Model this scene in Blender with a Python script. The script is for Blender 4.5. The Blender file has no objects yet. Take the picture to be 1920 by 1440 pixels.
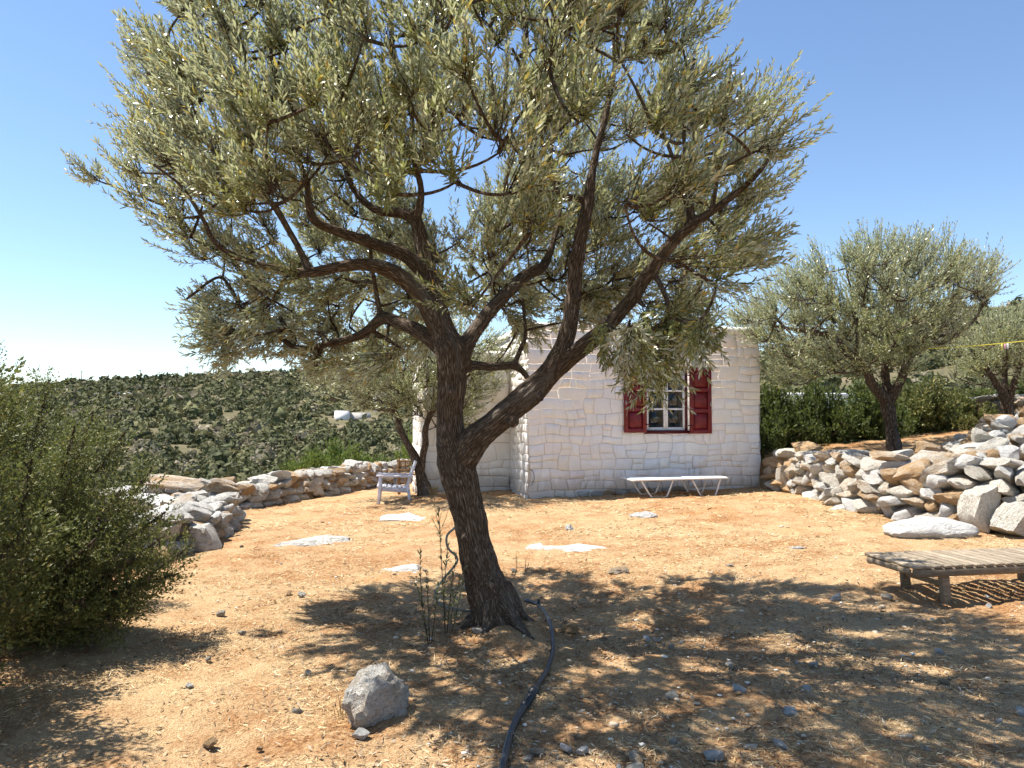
import bpy, bmesh, math, random
import numpy as np
from mathutils import Vector, Matrix

# ------------------------------------------------------------------ camera, sky, sun, exposure
scene = bpy.context.scene
col = scene.collection
R = math.radians
FPX = 1440.0                      # focal length in pixels of a 1920 px wide frame
EYE = 1.6
PITCH = math.atan(55 / FPX)       # horizon a little below the middle of the picture
cam_d = bpy.data.cameras.new('camera')
cam = bpy.data.objects.new('camera', cam_d)
col.objects.link(cam)
cam.location = (0, 0, EYE)
cam.rotation_euler = (R(90) + PITCH, 0, 0)
cam_d.sensor_width = 36
cam_d.lens = 36 * FPX / 1920
cam_d.clip_start = 0.05
cam_d.clip_end = 5000
scene.camera = cam

SUN_EL = R(64)
SUN_DIR = np.array([-1.0, 0.30])           # horizontal direction towards the sun
SUN_DIR = SUN_DIR / np.linalg.norm(SUN_DIR)
sun_vec = Vector((SUN_DIR[0] * math.cos(SUN_EL), SUN_DIR[1] * math.cos(SUN_EL), math.sin(SUN_EL)))

world = bpy.data.worlds.new('World')
scene.world = world
world.use_nodes = True
wn = world.node_tree
wn.nodes.clear()
w_out = wn.nodes.new('ShaderNodeOutputWorld')
w_bg = wn.nodes.new('ShaderNodeBackground')
w_sky = wn.nodes.new('ShaderNodeTexSky')
w_sky.sky_type = 'NISHITA'
w_sky.sun_disc = False
w_sky.sun_elevation = SUN_EL
w_sky.sun_rotation = math.atan2(sun_vec.x, sun_vec.y)
w_sky.altitude = 300
w_sky.air_density = 1.0
w_sky.dust_density = 0.0
w_sky.ozone_density = 3.5
w_bg.inputs['Strength'].default_value = 0.096
wn.links.new(w_sky.outputs[0], w_bg.inputs[0])
wn.links.new(w_bg.outputs[0], w_out.inputs[0])

sun_d = bpy.data.lights.new('sun', 'SUN')
sun_d.energy = 5.0
sun_d.angle = R(0.53)
sun_d.color = (1.0, 0.955, 0.88)
sun = bpy.data.objects.new('sun', sun_d)
col.objects.link(sun)
sun.rotation_euler = (-sun_vec).to_track_quat('-Z', 'Y').to_euler()
sun.location = (-20, 7, 40)

scene.view_settings.view_transform = 'Standard'
scene.view_settings.look = 'None'
scene.view_settings.exposure = 1.08
scene.view_settings.gamma = 1.0
scene.render.engine = 'CYCLES'
scene.cycles.use_denoising = True
scene.cycles.use_adaptive_sampling = True
scene.cycles.adaptive_threshold = 0.02
scene.cycles.max_bounces = 6
scene.cycles.diffuse_bounces = 4
scene.cycles.glossy_bounces = 2
scene.cycles.transmission_bounces = 3
scene.cycles.transparent_max_bounces = 8

rng = np.random.default_rng(7)
random.seed(7)

# ------------------------------------------------------------------ numpy helpers
def _hash(ix, iy, iz):
    h = (ix.astype(np.int64) * 374761393 + iy.astype(np.int64) * 668265263 + iz.astype(np.int64) * 2147483647 + 1013904223) & 0xFFFFFFFF
    h = ((h ^ (h >> 13)) * 1274126177) & 0xFFFFFFFF
    h = ((h ^ (h >> 16)) * 2246822519) & 0xFFFFFFFF
    return ((h ^ (h >> 15)) & 0xFFFFFF) / float(0xFFFFFF) * 2 - 1

def vnoise(p):
    p = np.asarray(p, float)
    i = np.floor(p).astype(np.int64); f = p - i
    u = f * f * (3 - 2 * f)
    out = 0
    for dx in (0, 1):
        wx = u[:, 0] if dx else 1 - u[:, 0]
        for dy in (0, 1):
            wy = u[:, 1] if dy else 1 - u[:, 1]
            for dz in (0, 1):
                wz = u[:, 2] if dz else 1 - u[:, 2]
                out = out + wx * wy * wz * _hash(i[:, 0] + dx, i[:, 1] + dy, i[:, 2] + dz)
    return out

def fbm(p, octs=4):
    p = np.asarray(p, float); a = 1.0; s = 0; t = 0
    for k in range(octs):
        s = s + a * vnoise(p * (2.03 ** k) + 17.3 * k); t += a; a *= 0.5
    return s / t

def norm(v):
    return v / np.maximum(np.linalg.norm(v, axis=-1, keepdims=True), 1e-9)

def sstep(a, b, x):
    t = np.clip((x - a) / (b - a), 0, 1)
    return t * t * (3 - 2 * t)

def build(name, verts, faces, mat=None, parent=None, smooth=False, attrs=None, link=True):
    """faces: (n,k) array or list of such arrays (constant k inside each)"""
    verts = np.asarray(verts, np.float32).reshape(-1, 3)
    if isinstance(faces, np.ndarray): faces = [faces]
    faces = [np.asarray(f, np.int32) for f in faces if len(f)]
    loops = np.concatenate([f.ravel() for f in faces])
    tot = np.concatenate([np.full(len(f), f.shape[1], np.int32) for f in faces])
    start = np.concatenate([[0], np.cumsum(tot)[:-1]]).astype(np.int32)
    me = bpy.data.meshes.new(name)
    me.vertices.add(len(verts)); me.vertices.foreach_set('co', verts.ravel())
    me.loops.add(len(loops)); me.loops.foreach_set('vertex_index', loops.astype(np.int32))
    me.polygons.add(len(tot)); me.polygons.foreach_set('loop_start', start); me.polygons.foreach_set('loop_total', tot)
    if smooth: me.polygons.foreach_set('use_smooth', np.ones(len(tot), bool))
    for k, (typ, data) in (attrs or {}).items():
        a = me.attributes.new(k, typ, 'POINT')
        a.data.foreach_set('vector' if typ == 'FLOAT_VECTOR' else 'value', np.asarray(data, np.float32).ravel())
    me.update(calc_edges=True)
    if mat is not None: me.materials.append(mat)
    return add_obj(name, me, parent) if link else me

def add_obj(name, me, parent=None):
    o = bpy.data.objects.new(name, me)
    col.objects.link(o)
    if parent is not None: o.parent = parent
    return o

def empty(name, loc=(0, 0, 0), rz=0.0):
    o = bpy.data.objects.new(name, None)
    col.objects.link(o); o.empty_display_size = 0.2
    o.location = loc; o.rotation_euler = (0, 0, rz)
    return o

def tag(o, label=None, cat=None, group=None, kind=None):
    if label: o['label'] = label
    if cat: o['category'] = cat
    if group: o['group'] = group
    if kind: o['kind'] = kind
    return o

def frames(P):
    P = np.asarray(P, float)
    T = norm(np.gradient(P, axis=0))
    ref = np.array([0, 0, 1.0]) if abs(T[0][2]) < 0.9 else np.array([1.0, 0, 0])
    N = [norm(np.cross(T[0], ref))]
    for i in range(1, len(P)):
        n = N[-1] - T[i] * np.dot(N[-1], T[i]); N.append(norm(n))
    N = np.array(N)
    return T, N, np.cross(T, N)

def tube(P, rad, sides=8, cap=True):
    P = np.asarray(P, float); n = len(P)
    rad = np.broadcast_to(np.asarray(rad, float), (n,))
    T, N, B = frames(P)
    a = np.linspace(0, 2 * np.pi, sides, endpoint=False)
    V = P[:, None] + rad[:, None, None] * (np.cos(a)[None, :, None] * N[:, None] + np.sin(a)[None, :, None] * B[:, None])
    V = V.reshape(-1, 3)
    i = np.arange(n - 1)[:, None] * sides; j = np.arange(sides)[None]
    j2 = (j + 1) % sides
    F = np.stack([i + j, i + j2, i + sides + j2, i + sides + j], -1).reshape(-1, 4)
    fs = [F]
    if cap:
        k = len(V)
        V = np.vstack([V, P[0] - T[0] * rad[0] * .5, P[-1] + T[-1] * rad[-1] * .5])
        jj = np.arange(sides); j3 = (jj + 1) % sides
        fs.append(np.stack([jj * 0 + k, j3, jj], -1))
        b = (n - 1) * sides
        fs.append(np.stack([jj * 0 + k + 1, b + jj, b + j3], -1))
    return V, fs

def merge(parts):
    """parts: list of (V, [faces]) -> V, [faces]"""
    Vs, Fs, off = [], [], 0
    for V, fs in parts:
        Vs.append(V)
        for f in fs: Fs.append(np.asarray(f) + off)
        off += len(V)
    by = {}
    for f in Fs: by.setdefault(f.shape[1], []).append(f)
    return np.vstack(Vs), [np.concatenate(v) for v in by.values()]

def box(x0, x1, y0, y1, z0, z1, bev=0.0):
    """closed box, with chamfered edges when bev > 0"""
    bm = bmesh.new()
    bmesh.ops.create_cube(bm, size=1.0)
    for v in bm.verts:
        v.co = Vector(((x0 + x1) / 2 + v.co.x * (x1 - x0), (y0 + y1) / 2 + v.co.y * (y1 - y0), (z0 + z1) / 2 + v.co.z * (z1 - z0)))
    if bev > 0:
        bmesh.ops.bevel(bm, geom=list(bm.edges), offset=bev, segments=1, affect='EDGES')
    bm.verts.index_update()
    V = np.array([v.co[:] for v in bm.verts])
    by = {}
    for f in bm.faces: by.setdefault(len(f.verts), []).append([v.index for v in f.verts])
    bm.free()
    return V, [np.array(v) for v in by.values()]

def bar(p, q, w, h, bev=0.004, up=(0, 0, 1)):
    """bar of section w x h between two points"""
    p = np.array(p, float); q = np.array(q, float); L = np.linalg.norm(q - p)
    V, F = box(-w / 2, w / 2, 0, L, -h / 2, h / 2, bev)
    d = (q - p) / L; u = np.array(up, float)
    if abs(np.dot(d, u)) > .95: u = np.array([1.0, 0, 0])
    s = norm(np.cross(d, u)); u2 = np.cross(s, d)
    return p + V[:, :1] * s + V[:, 1:2] * d + V[:, 2:3] * u2, F

def part(name, shape, mat, parent, smooth=False, attrs=None):
    V, F = merge(shape) if isinstance(shape, list) else shape
    return build(name, V, F, mat, parent, smooth, attrs)

def smooth_path(P, rad=None, step=0.05):
    """Catmull-Rom resampling of a polyline (and radii)"""
    P = np.asarray(P, float); n = len(P)
    Q = np.vstack([2 * P[0] - P[1], P, 2 * P[-1] - P[-2]])
    out, ro = [], []
    for i in range(n - 1):
        m = max(2, int(np.linalg.norm(P[i + 1] - P[i]) / step))
        t = np.linspace(0, 1, m, endpoint=False)[:, None]
        a, b, c, d = Q[i], Q[i + 1], Q[i + 2], Q[i + 3]
        out.append(.5 * (2 * b + (c - a) * t + (2 * a - 5 * b + 4 * c - d) * t ** 2 + (3 * b - a - 3 * c + d) * t ** 3))
        if rad is not None: ro.append(rad[i] + (rad[i + 1] - rad[i]) * t[:, 0])
    out.append(P[-1:]);
    if rad is not None: ro.append(np.array([rad[-1]])); return np.vstack(out), np.concatenate(ro)
    return np.vstack(out)

def multi_tubes(P, rad, sides=3):
    """P (n,k,3), rad (n,k): n open tubes at once"""
    n, k, _ = P.shape
    T = norm(np.gradient(P, axis=1))
    ref = np.where(np.abs(T[:, :1, 2:3]) < .8, np.array([0, 0, 1.0]), np.array([1.0, 0, 0]))
    N = norm(np.cross(T, np.broadcast_to(ref, T.shape))); B = np.cross(T, N)
    a = np.linspace(0, 2 * np.pi, sides, endpoint=False)
    V = P[:, :, None] + rad[:, :, None, None] * (np.cos(a)[:, None] * N[:, :, None] + np.sin(a)[:, None] * B[:, :, None])
    i0 = (np.arange(n)[:, None, None] * k + np.arange(k - 1)[None, :, None]) * sides
    j = np.arange(sides)[None, None]; j2 = (j + 1) % sides
    F = np.stack([i0 + j, i0 + j2, i0 + sides + j2, i0 + sides + j], -1).reshape(-1, 4)
    return V.reshape(-1, 3), [F]

CP, SP = math.cos(PITCH), math.sin(PITCH)
def ray(px, py):
    x = (np.asarray(px, float) - 960) / FPX; y = -(np.asarray(py, float) - 720) / FPX
    return np.stack([x + 0 * y, CP - y * SP + 0 * x, SP + y * CP + 0 * x], -1)
def P3(px, py, Y):
    """the point at depth Y (metres in front of the viewpoint) that is seen at a picture position"""
    d = ray(px, py); Y = np.asarray(Y, float)
    return np.array([0, 0, EYE]) + d * (Y / d[..., 1])[..., None]

# ------------------------------------------------------------------ material helpers
class NT:
    def __init__(self, name):
        self.m = bpy.data.materials.new(name); self.m.use_nodes = True
        self.t = self.m.node_tree; self.t.nodes.clear()
        self.out = self.t.nodes.new('ShaderNodeOutputMaterial')
    def n(self, typ, _props=None, **inp):
        nd = self.t.nodes.new('ShaderNode' + typ)
        for k, v in (_props or {}).items(): setattr(nd, k, v)
        for k, v in inp.items():
            key = int(k[1:]) if k[0] == '_' else k.replace('_', ' ')
            self.set(nd.inputs[key], v)
        return nd
    def set(self, sock, v):
        if hasattr(v, 'is_linked') and hasattr(v, 'node'): self.t.links.new(v, sock)
        elif isinstance(v, bpy.types.Node): self.t.links.new(v.outputs[0], sock)
        else:
            if isinstance(v, (tuple, list)) and len(v) == 3 and sock.type == 'RGBA': v = (*v, 1)
            sock.default_value = v
    def coord(self, kind='Object', scale=None):
        c = self.n('TexCoord').outputs[kind]
        if scale is None: return c
        if not isinstance(scale, (tuple, list)): scale = (scale,) * 3
        return self.n('Mapping', Vector=c, Scale=scale).outputs[0]
    def noise(self, vec, scale=1.0, detail=4, rough=.55, out='Fac'):
        return self.n('TexNoise', Vector=vec, Scale=scale, Detail=detail, Roughness=rough).outputs[out]
    def voro(self, vec, scale=1.0, feature='F1', out='Distance', rand=1.0):
        return self.n('TexVoronoi', {'feature': feature}, Vector=vec, Scale=scale, Randomness=rand).outputs[out]
    def ramp(self, fac, stops, interp='LINEAR'):
        nd = self.n('ValToRGB', Fac=fac); cr = nd.color_ramp; cr.interpolation = interp
        while len(cr.elements) < len(stops): cr.elements.new(0.5)
        for e, (p, c) in zip(cr.elements, stops):
            e.position = p; e.color = (*c, 1) if isinstance(c, (tuple, list)) else (c, c, c, 1)
        return nd.outputs[0]
    def mix(self, fac, a, b, mode='MIX'):
        nd = self.t.nodes.new('ShaderNodeMix'); nd.data_type = 'RGBA'; nd.blend_type = mode
        self.set(nd.inputs[0], fac); self.set(nd.inputs[6], a); self.set(nd.inputs[7], b)
        return nd.outputs[2]
    def math(self, op, a, b=0.0, c=0.0):
        return self.n('Math', {'operation': op}, _0=a, _1=b, _2=c).outputs[0]
    def bump(self, h, strength=.5, dist=.02, normal=None):
        nd = self.n('Bump', Height=h, Strength=strength, Distance=dist)
        if normal is not None: self.set(nd.inputs['Normal'], normal)
        return nd.outputs[0]
    def bsdf(self, color, rough=.8, normal=None, spec=.3, **kw):
        nd = self.n('BsdfPrincipled')
        self.set(nd.inputs['Base Color'], color); self.set(nd.inputs['Roughness'], rough)
        self.set(nd.inputs['Specular IOR Level'], spec)
        for k, v in kw.items(): self.set(nd.inputs[k.replace('_', ' ')], v)
        if normal is not None: self.set(nd.inputs['Normal'], normal)
        return nd.outputs[0]
    def done(self, sh, disp=None):
        self.t.links.new(sh, self.out.inputs['Surface'])
        return self.m

def simple(name, color, rough=.7, spec=.3, var=.15, scale=20, bump=.15, dist=.004, **kw):
    k = NT(name); v = k.coord('Object')
    f = k.noise(v, scale, 5)
    dark = tuple(c * (1 - var * 1.6) for c in color); light = tuple(min(1, c * (1 + var)) for c in color)
    c = k.ramp(f, [(.3, dark), (.7, light)])
    return k.done(k.bsdf(c, rough, k.bump(f, bump, dist), spec, **kw))

def soil_mat():
    k = NT('soil_and_straw'); v = k.coord('Object')
    big = k.noise(v, .55, 4, .6); mid = k.noise(v, 3.2, 5, .65)
    stretch = k.n('Mapping', Vector=v, Scale=(1.0, 1.0, 1.0), Rotation=(0, 0, .4)).outputs[0]
    fine = k.noise(stretch, 34, 6, .75); grit = k.voro(v, 55, 'F1'); fl = k.noise(v, 140, 3, .7)
    soil = k.ramp(fine, [(.30, (.17, .080, .034)), (.5, (.33, .165, .070)), (.66, (.50, .29, .135))])
    straw = k.ramp(fl, [(.32, (.23, .135, .06)), (.47, (.45, .30, .155)), (.60, (.66, .50, .30))])
    m = k.math('ADD', k.math('MULTIPLY', big, .55), k.math('MULTIPLY', mid, .55))
    m2 = k.math('ADD', m, k.math('MULTIPLY', fine, .35))
    fac = k.ramp(m2, [(.60, 0.0), (.80, .92)])
    c = k.mix(fac, soil, straw)
    red = k.ramp(k.noise(v, 1.1, 3, .5), [(.60, 0.0), (.72, .55)])
    c = k.mix(red, c, (.46, .19, .06))
    chips = k.ramp(k.voro(v, 21, 'F1'), [(.05, 1.0), (.1, 0.0)])
    gate = k.ramp(k.noise(v, 6, 2), [(.56, 0.0), (.62, 1.0)])
    c = k.mix(k.math('MULTIPLY', chips, gate), c, (.66, .58, .45))
    h = k.math('ADD', k.math('MULTIPLY', fine, .7), k.math('MULTIPLY', grit, .35))
    h = k.math('ADD', h, k.math('MULTIPLY', fl, .35))
    return k.done(k.bsdf(c, .95, k.bump(h, .9, .03), .1))

def stone_mat(name, tones, ochre=.5, scale=1.0, lichen=.6):
    k = NT(name); v = k.coord('Object', scale); rnd = k.n('ObjectInfo').outputs['Random']
    off = k.n('VectorMath', {'operation': 'ADD'}, _0=v).outputs[0]
    k.t.links.new(k.n('CombineXYZ', X=k.math('MULTIPLY', rnd, 37), Y=k.math('MULTIPLY', rnd, 91), Z=rnd).outputs[0], off.node.inputs[1])
    n1 = k.noise(off, 3.0, 6, .62); n2 = k.noise(off, 14, 6, .7); n3 = k.noise(off, 1.1, 3)
    n4 = k.noise(off, 6, 5, .75)
    base = k.ramp(k.math('ADD', k.math('MULTIPLY', n2, .5), k.math('MULTIPLY', n4, .5)), [(.32, tuple(x * .75 for x in tones[0])), (.39, tones[0]), (.46, tones[1]), (.56, tones[2])])
    oc = k.ramp(n1, [(.3, (.42, .22, .085)), (.55, (.58, .36, .16)), (.75, (.68, .50, .29))])
    amt = k.math('ADD', k.math('MULTIPLY', n3, .6), k.math('MULTIPLY', k.math('FRACT', k.math('MULTIPLY', rnd, 7.31)), .6))
    fac = k.ramp(amt, [(.62 - ochre * .25, 0.0), (.86 - ochre * .25, .85)])
    c = k.mix(fac, base, oc)
    lich = k.ramp(k.noise(off, 22, 4, .7), [(.60, 0.0), (.68, lichen)])
    c = k.mix(lich, c, (.28, .25, .21))
    val = k.ramp(rnd, [(0, .85), (1, 1.08)])
    c = k.mix(1.0, c, val, 'MULTIPLY')
    cr = k.ramp(k.voro(off, 5, 'DISTANCE_TO_EDGE'), [(0.0, 0.0), (.05, 1.0)])
    h = k.math('ADD', k.math('MULTIPLY', n2, .8), k.math('ADD', n1, k.math('MULTIPLY', cr, .14)))
    return k.done(k.bsdf(c, .92, k.bump(h, 1.0, .07), .12))

def whitewash_mat(name, base, joint=False):
    k = NT(name); v = k.coord('Object'); rnd = k.n('ObjectInfo').outputs['Random']
    n1 = k.noise(v, 2.4, 5, .6); n2 = k.noise(v, 38, 5, .65)
    c = k.ramp(n1, [(.3, tuple(x * .9 for x in base)), (.65, base)])
    tint = k.ramp(rnd, [(0, (.96, .90, .90)), (.35, (1, .97, .93)), (.7, (.95, .95, .98)), (1, (1.0, .95, .87))])
    c = k.mix(.9, c, tint, 'MULTIPLY')
    wear = k.ramp(k.noise(v, 9, 6, .75), [(.63, 0.0), (.70, .45)])
    c = k.mix(wear, c, (.62, .55, .46) if not joint else (.50, .43, .34))
    n3 = k.noise(v, 11, 4, .6)
    zz = k.n('SeparateXYZ', Vector=v).outputs['Z']; spl = k.noise(k.n('Mapping', Vector=v, Scale=(5, 5, 2)).outputs[0], 1.0, 6, .7)
    foot = k.ramp(k.math('SUBTRACT', k.math('ADD', zz, .05), k.math('MULTIPLY', spl, .75)), [(.0, .55), (.22, 0.0)])
    c = k.mix(foot, c, (.42, .36, .29))
    run = k.noise(k.n('Mapping', Vector=v, Scale=(7, 7, .5)).outputs[0], 1.0, 4, .6)
    c = k.mix(k.ramp(run, [(.58, 0.0), (.75, .30)]), c, (.60, .55, .47))
    return k.done(k.bsdf(c, .9, k.bump(k.math('ADD', n2, k.math('MULTIPLY', n3, 2.0)), .6, .016), .2))

def bark_mat(name, attr=True, tones=((.030, .020, .014), (.105, .075, .052), (.21, .165, .125)), scale=1.0):
    k = NT(name)
    v = k.n('Attribute', {'attribute_name': 'barkco'}).outputs['Vector'] if attr else k.coord('Object', (1, 1, .25))
    warp = k.noise(v, 9 * scale, 3, .5, out='Color')
    vv = k.n('VectorMath', {'operation': 'MULTIPLY_ADD'}, _0=warp, _1=(.05, .05, .05), _2=v).outputs[0]
    fis = k.voro(vv, 30 * scale, 'DISTANCE_TO_EDGE'); n2 = k.noise(vv, 60 * scale, 6, .7); n1 = k.noise(v, 4 * scale, 4)
    plates = k.ramp(fis, [(0, 0.0), (.28, 1.0)])
    h = k.math('ADD', k.math('MULTIPLY', plates, .8), k.math('MULTIPLY', n2, .6))
    c = k.ramp(k.math('ADD', k.math('MULTIPLY', plates, .34), k.math('MULTIPLY', n2, .66)), [(.25, tones[0]), (.50, tones[1]), (.78, tones[2])])
    grey = k.ramp(n1, [(.52, 0.0), (.68, .55)])
    c = k.mix(grey, c, k.ramp(n2, [(.3, (.12, .105, .09)), (.7, (.27, .25, .22))]))
    return k.done(k.bsdf(c, .93, k.bump(h, .9, .022), .12))

def leaf_mat(name, top, under, yellow, transl=.35, rough=.42, hue=.5, spec=.5):
    k = NT(name); g = k.n('NewGeometry'); rnd = g.outputs['Random Per Island']
    pos = k.coord('Object'); big = k.noise(pos, 1.3, 3)
    va = k.ramp(rnd, [(0, tuple(x * .62 for x in top)), (.5, top), (.9, tuple(x * 1.35 for x in top)), (.97, yellow)])
    va = k.mix(k.ramp(big, [(.35, 0.0), (.7, hue)]), va, tuple(x * y for x, y in zip(top, (1.25, 1.08, .7))))
    vu = k.ramp(rnd, [(0, tuple(x * .8 for x in under)), (.9, under), (.97, yellow)])
    c = k.mix(g.outputs['Backfacing'], va, vu)
    p = k.bsdf(c, rough, None, spec)
    tr = k.n('BsdfTranslucent', Color=k.mix(.5, c, (.32, .38, .09)))
    mx = k.n('MixShader', Fac=transl); k.t.links.new(p, mx.inputs[1]); k.t.links.new(tr.outputs[0], mx.inputs[2])
    return k.done(mx.outputs[0])

def island_mat(name, stops, rough=.85, spec=.2, transl=0.0):
    k = NT(name); rnd = k.n('NewGeometry').outputs['Random Per Island']
    c = k.ramp(rnd, stops); p = k.bsdf(c, rough, None, spec)
    if transl:
        tr = k.n('BsdfTranslucent', Color=c); mx = k.n('MixShader', Fac=transl)
        k.t.links.new(p, mx.inputs[1]); k.t.links.new(tr.outputs[0], mx.inputs[2]); p = mx.outputs[0]
    return k.done(p)

def scrub_mat():
    k = NT('scrub_foliage'); t = k.n('Attribute', {'attribute_name': 'tint'}).outputs['Fac']; rnd = k.n('NewGeometry').outputs['Random Per Island']
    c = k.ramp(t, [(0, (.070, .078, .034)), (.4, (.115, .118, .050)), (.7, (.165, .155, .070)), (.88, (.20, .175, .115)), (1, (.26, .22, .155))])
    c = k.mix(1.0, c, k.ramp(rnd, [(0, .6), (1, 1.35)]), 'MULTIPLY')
    p = k.bsdf(c, .8, None, .2); tr = k.n('BsdfTranslucent', Color=c); mx = k.n('MixShader', Fac=.2)
    k.t.links.new(p, mx.inputs[1]); k.t.links.new(tr.outputs[0], mx.inputs[2])
    return k.done(mx.outputs[0])

def wood_mat(name, tones, axis=(1, 14, 14), rough=.8):
    k = NT(name); v = k.coord('Object', axis); rnd = k.n('ObjectInfo').outputs['Random']
    vv = k.n('VectorMath', {'operation': 'ADD'}, _0=v).outputs[0]
    k.t.links.new(k.n('CombineXYZ', X=k.math('MULTIPLY', rnd, 50), Y=k.math('MULTIPLY', rnd, 23)).outputs[0], vv.node.inputs[1])
    f = k.noise(vv, 6, 6, .65)
    c = k.ramp(f, [(.25, tones[0]), (.5, tones[1]), (.75, tones[2])])
    c = k.mix(1.0, c, k.ramp(rnd, [(0, .8), (1, 1.15)]), 'MULTIPLY')
    return k.done(k.bsdf(c, rough, k.bump(f, .5, .004), .25))

def glass_mat():
    k = NT('window_glass'); fr = k.n('Fresnel', IOR=1.5)
    g = k.n('BsdfGlossy', Color=(1, 1, 1, 1), Roughness=.03); t = k.n('BsdfTransparent', Color=(.72, .76, .74, 1))
    mx = k.n('MixShader', Fac=k.math('MULTIPLY', fr, 1.1)); k.t.links.new(t.outputs[0], mx.inputs[1]); k.t.links.new(g.outputs[0], mx.inputs[2])
    return k.done(mx.outputs[0])

M = dict(
    soil=soil_mat(),
    lime=stone_mat('limestone_weathered', ((.46, .40, .30), (.72, .65, .53), (.87, .83, .74)), .34),
    lime_grey=stone_mat('limestone_grey', ((.36, .33, .28), (.62, .58, .51), (.82, .79, .72)), .02),
    white_rock=stone_mat('limestone_bleached', ((.70, .65, .57), (.82, .79, .73), (.90, .88, .83)), -1.0, 1.0, .22),
    wash=whitewash_mat('whitewash', (.88, .865, .835)),
    joint=whitewash_mat('whitewashed_mortar', (.74, .68, .60), True),
    plaster=simple('grey_plaster', (.45, .42, .38), .9, var=.2, scale=3),
    red=simple('oxblood_paint', (.15, .008, .012), .45, .4, .25, 14, .12),
    dred=simple('dark_red_paint', (.09, .006, .010), .5, .35, .2, 14, .12),
    wpaint=simple('white_window_paint', (.74, .74, .73), .5, .4, .08, 18, .1),
    glass=glass_mat(),
    room=simple('room_plaster', (.30, .28, .25), .9, var=.1, scale=2),
    curtain=simple('room_floor', (.16, .13, .10), .9, var=.2, scale=6),
    metal=simple('dull_steel', (.35, .34, .33), .4, .5, .2, 40, .1, Metallic=.8),
    bark=bark_mat('olive_bark', True, ((.030, .019, .012), (.15, .108, .075), (.31, .24, .18)), 3.0),
    bark2=bark_mat('olive_bark_branches', False),
    jbark=bark_mat('juniper_bark', False, ((.06, .045, .03), (.14, .105, .075), (.24, .19, .14))),
    leaf=leaf_mat('olive_leaves', (.205, .215, .085), (.56, .56, .43), (.55, .36, .08), .36, .28),
    leaf2=leaf_mat('olive_leaves_background', (.24, .26, .125), (.54, .55, .44), (.42, .34, .12), .34, .36),
    jleaf=leaf_mat('juniper_foliage', (.112, .122, .040), (.112, .122, .044), (.38, .31, .11), .22, .55, .5, .25),
    jleaf2=leaf_mat('juniper_foliage_dark', (.055, .076, .024), (.06, .085, .022), (.12, .12, .03), .25, .6, .5, .25),
    jgreen=leaf_mat('juniper_foliage_fresh', (.12, .17, .035), (.12, .17, .035), (.2, .22, .05), .30, .6, .5, .25),
    weed=leaf_mat('sucker_leaves', (.10, .115, .045), (.22, .22, .14), (.30, .16, .06), .3, .5),
    straw=island_mat('dry_straw', [(0, (.20, .13, .065)), (.35, (.46, .32, .15)), (.7, (.66, .50, .27)), (1, (.80, .68, .46))], transl=.15),
    litter=island_mat('leaf_litter', [(0, (.10, .065, .04)), (.4, (.22, .15, .09)), (.75, (.34, .26, .16)), (1, (.45, .38, .28))]),
    pebble=island_mat('pebbles', [(0, (.32, .18, .09)), (.45, (.46, .32, .19)), (.8, (.62, .53, .40)), (1, (.80, .75, .66))], .9),
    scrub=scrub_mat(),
    greywood=wood_mat('weathered_teak', ((.13, .095, .062), (.27, .215, .15), (.42, .36, .27)), (14, 1.5, 14)),
    railwood=wood_mat('weathered_teak_rail', ((.10, .07, .045), (.20, .155, .105), (.32, .265, .19)), (1.5, 14, 14)),
    chalkwood=wood_mat('flaking_white_paint', ((.36, .34, .36), (.66, .65, .70), (.82, .82, .86)), (3, 3, 3)),
    brownwood=wood_mat('brown_oiled_wood', ((.08, .045, .02), (.19, .115, .05), (.32, .21, .10)), (8, 8, 3)),
    alu=simple('white_lacquered_tube', (.80, .79, .76), .45, .5, .06, 12, .05),
    sling=simple('white_sling_fabric', (.80, .79, .74), .8, .2, .06, 60, .2),
    pipe=simple('black_polyethylene_pipe', (.018, .021, .026), .42, .5, .3, 25, .1),
    hose=simple('faded_grey_hose', (.22, .24, .21), .6, .3, .2, 25, .1),
    rope=simple('yellow_cord', (.62, .52, .06), .7, .2, .1, 60, .2),
    pink=simple('pink_plastic', (.62, .30, .40), .5, .4, .1, 60, .1),
    yell=simple('yellow_plastic', (.70, .58, .12), .5, .4, .1, 60, .1),
    petal=simple('scarlet_petals', (.62, .05, .02), .6, .2, .15, 30, .1),
    housew=simple('far_whitewash', (.78, .76, .72), .9, .2, .08, .8, .1),
    dark=simple('dark_opening', (.05, .045, .04), .8, .2, .1, 3, .1),
    pole=simple('grey_pole_wood', (.12, .10, .085), .9, .2, .1, 3, .1),
    slope=None,
)
def slope_mat():
    k = NT('hillside_earth'); v = k.coord('Object')
    n = k.noise(v, .12, 6, .65); n2 = k.noise(v, 1.5, 5, .7)
    c = k.ramp(n2, [(.3, (.11, .085, .05)), (.55, (.20, .16, .10)), (.75, (.34, .29, .20))])
    c = k.mix(k.ramp(n, [(.36, 0.0), (.5, .85)]), c, (.11, .10, .052))
    return k.done(k.bsdf(c, .95, k.bump(n2, .8, .3), .1))
M['slope'] = slope_mat()

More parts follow.
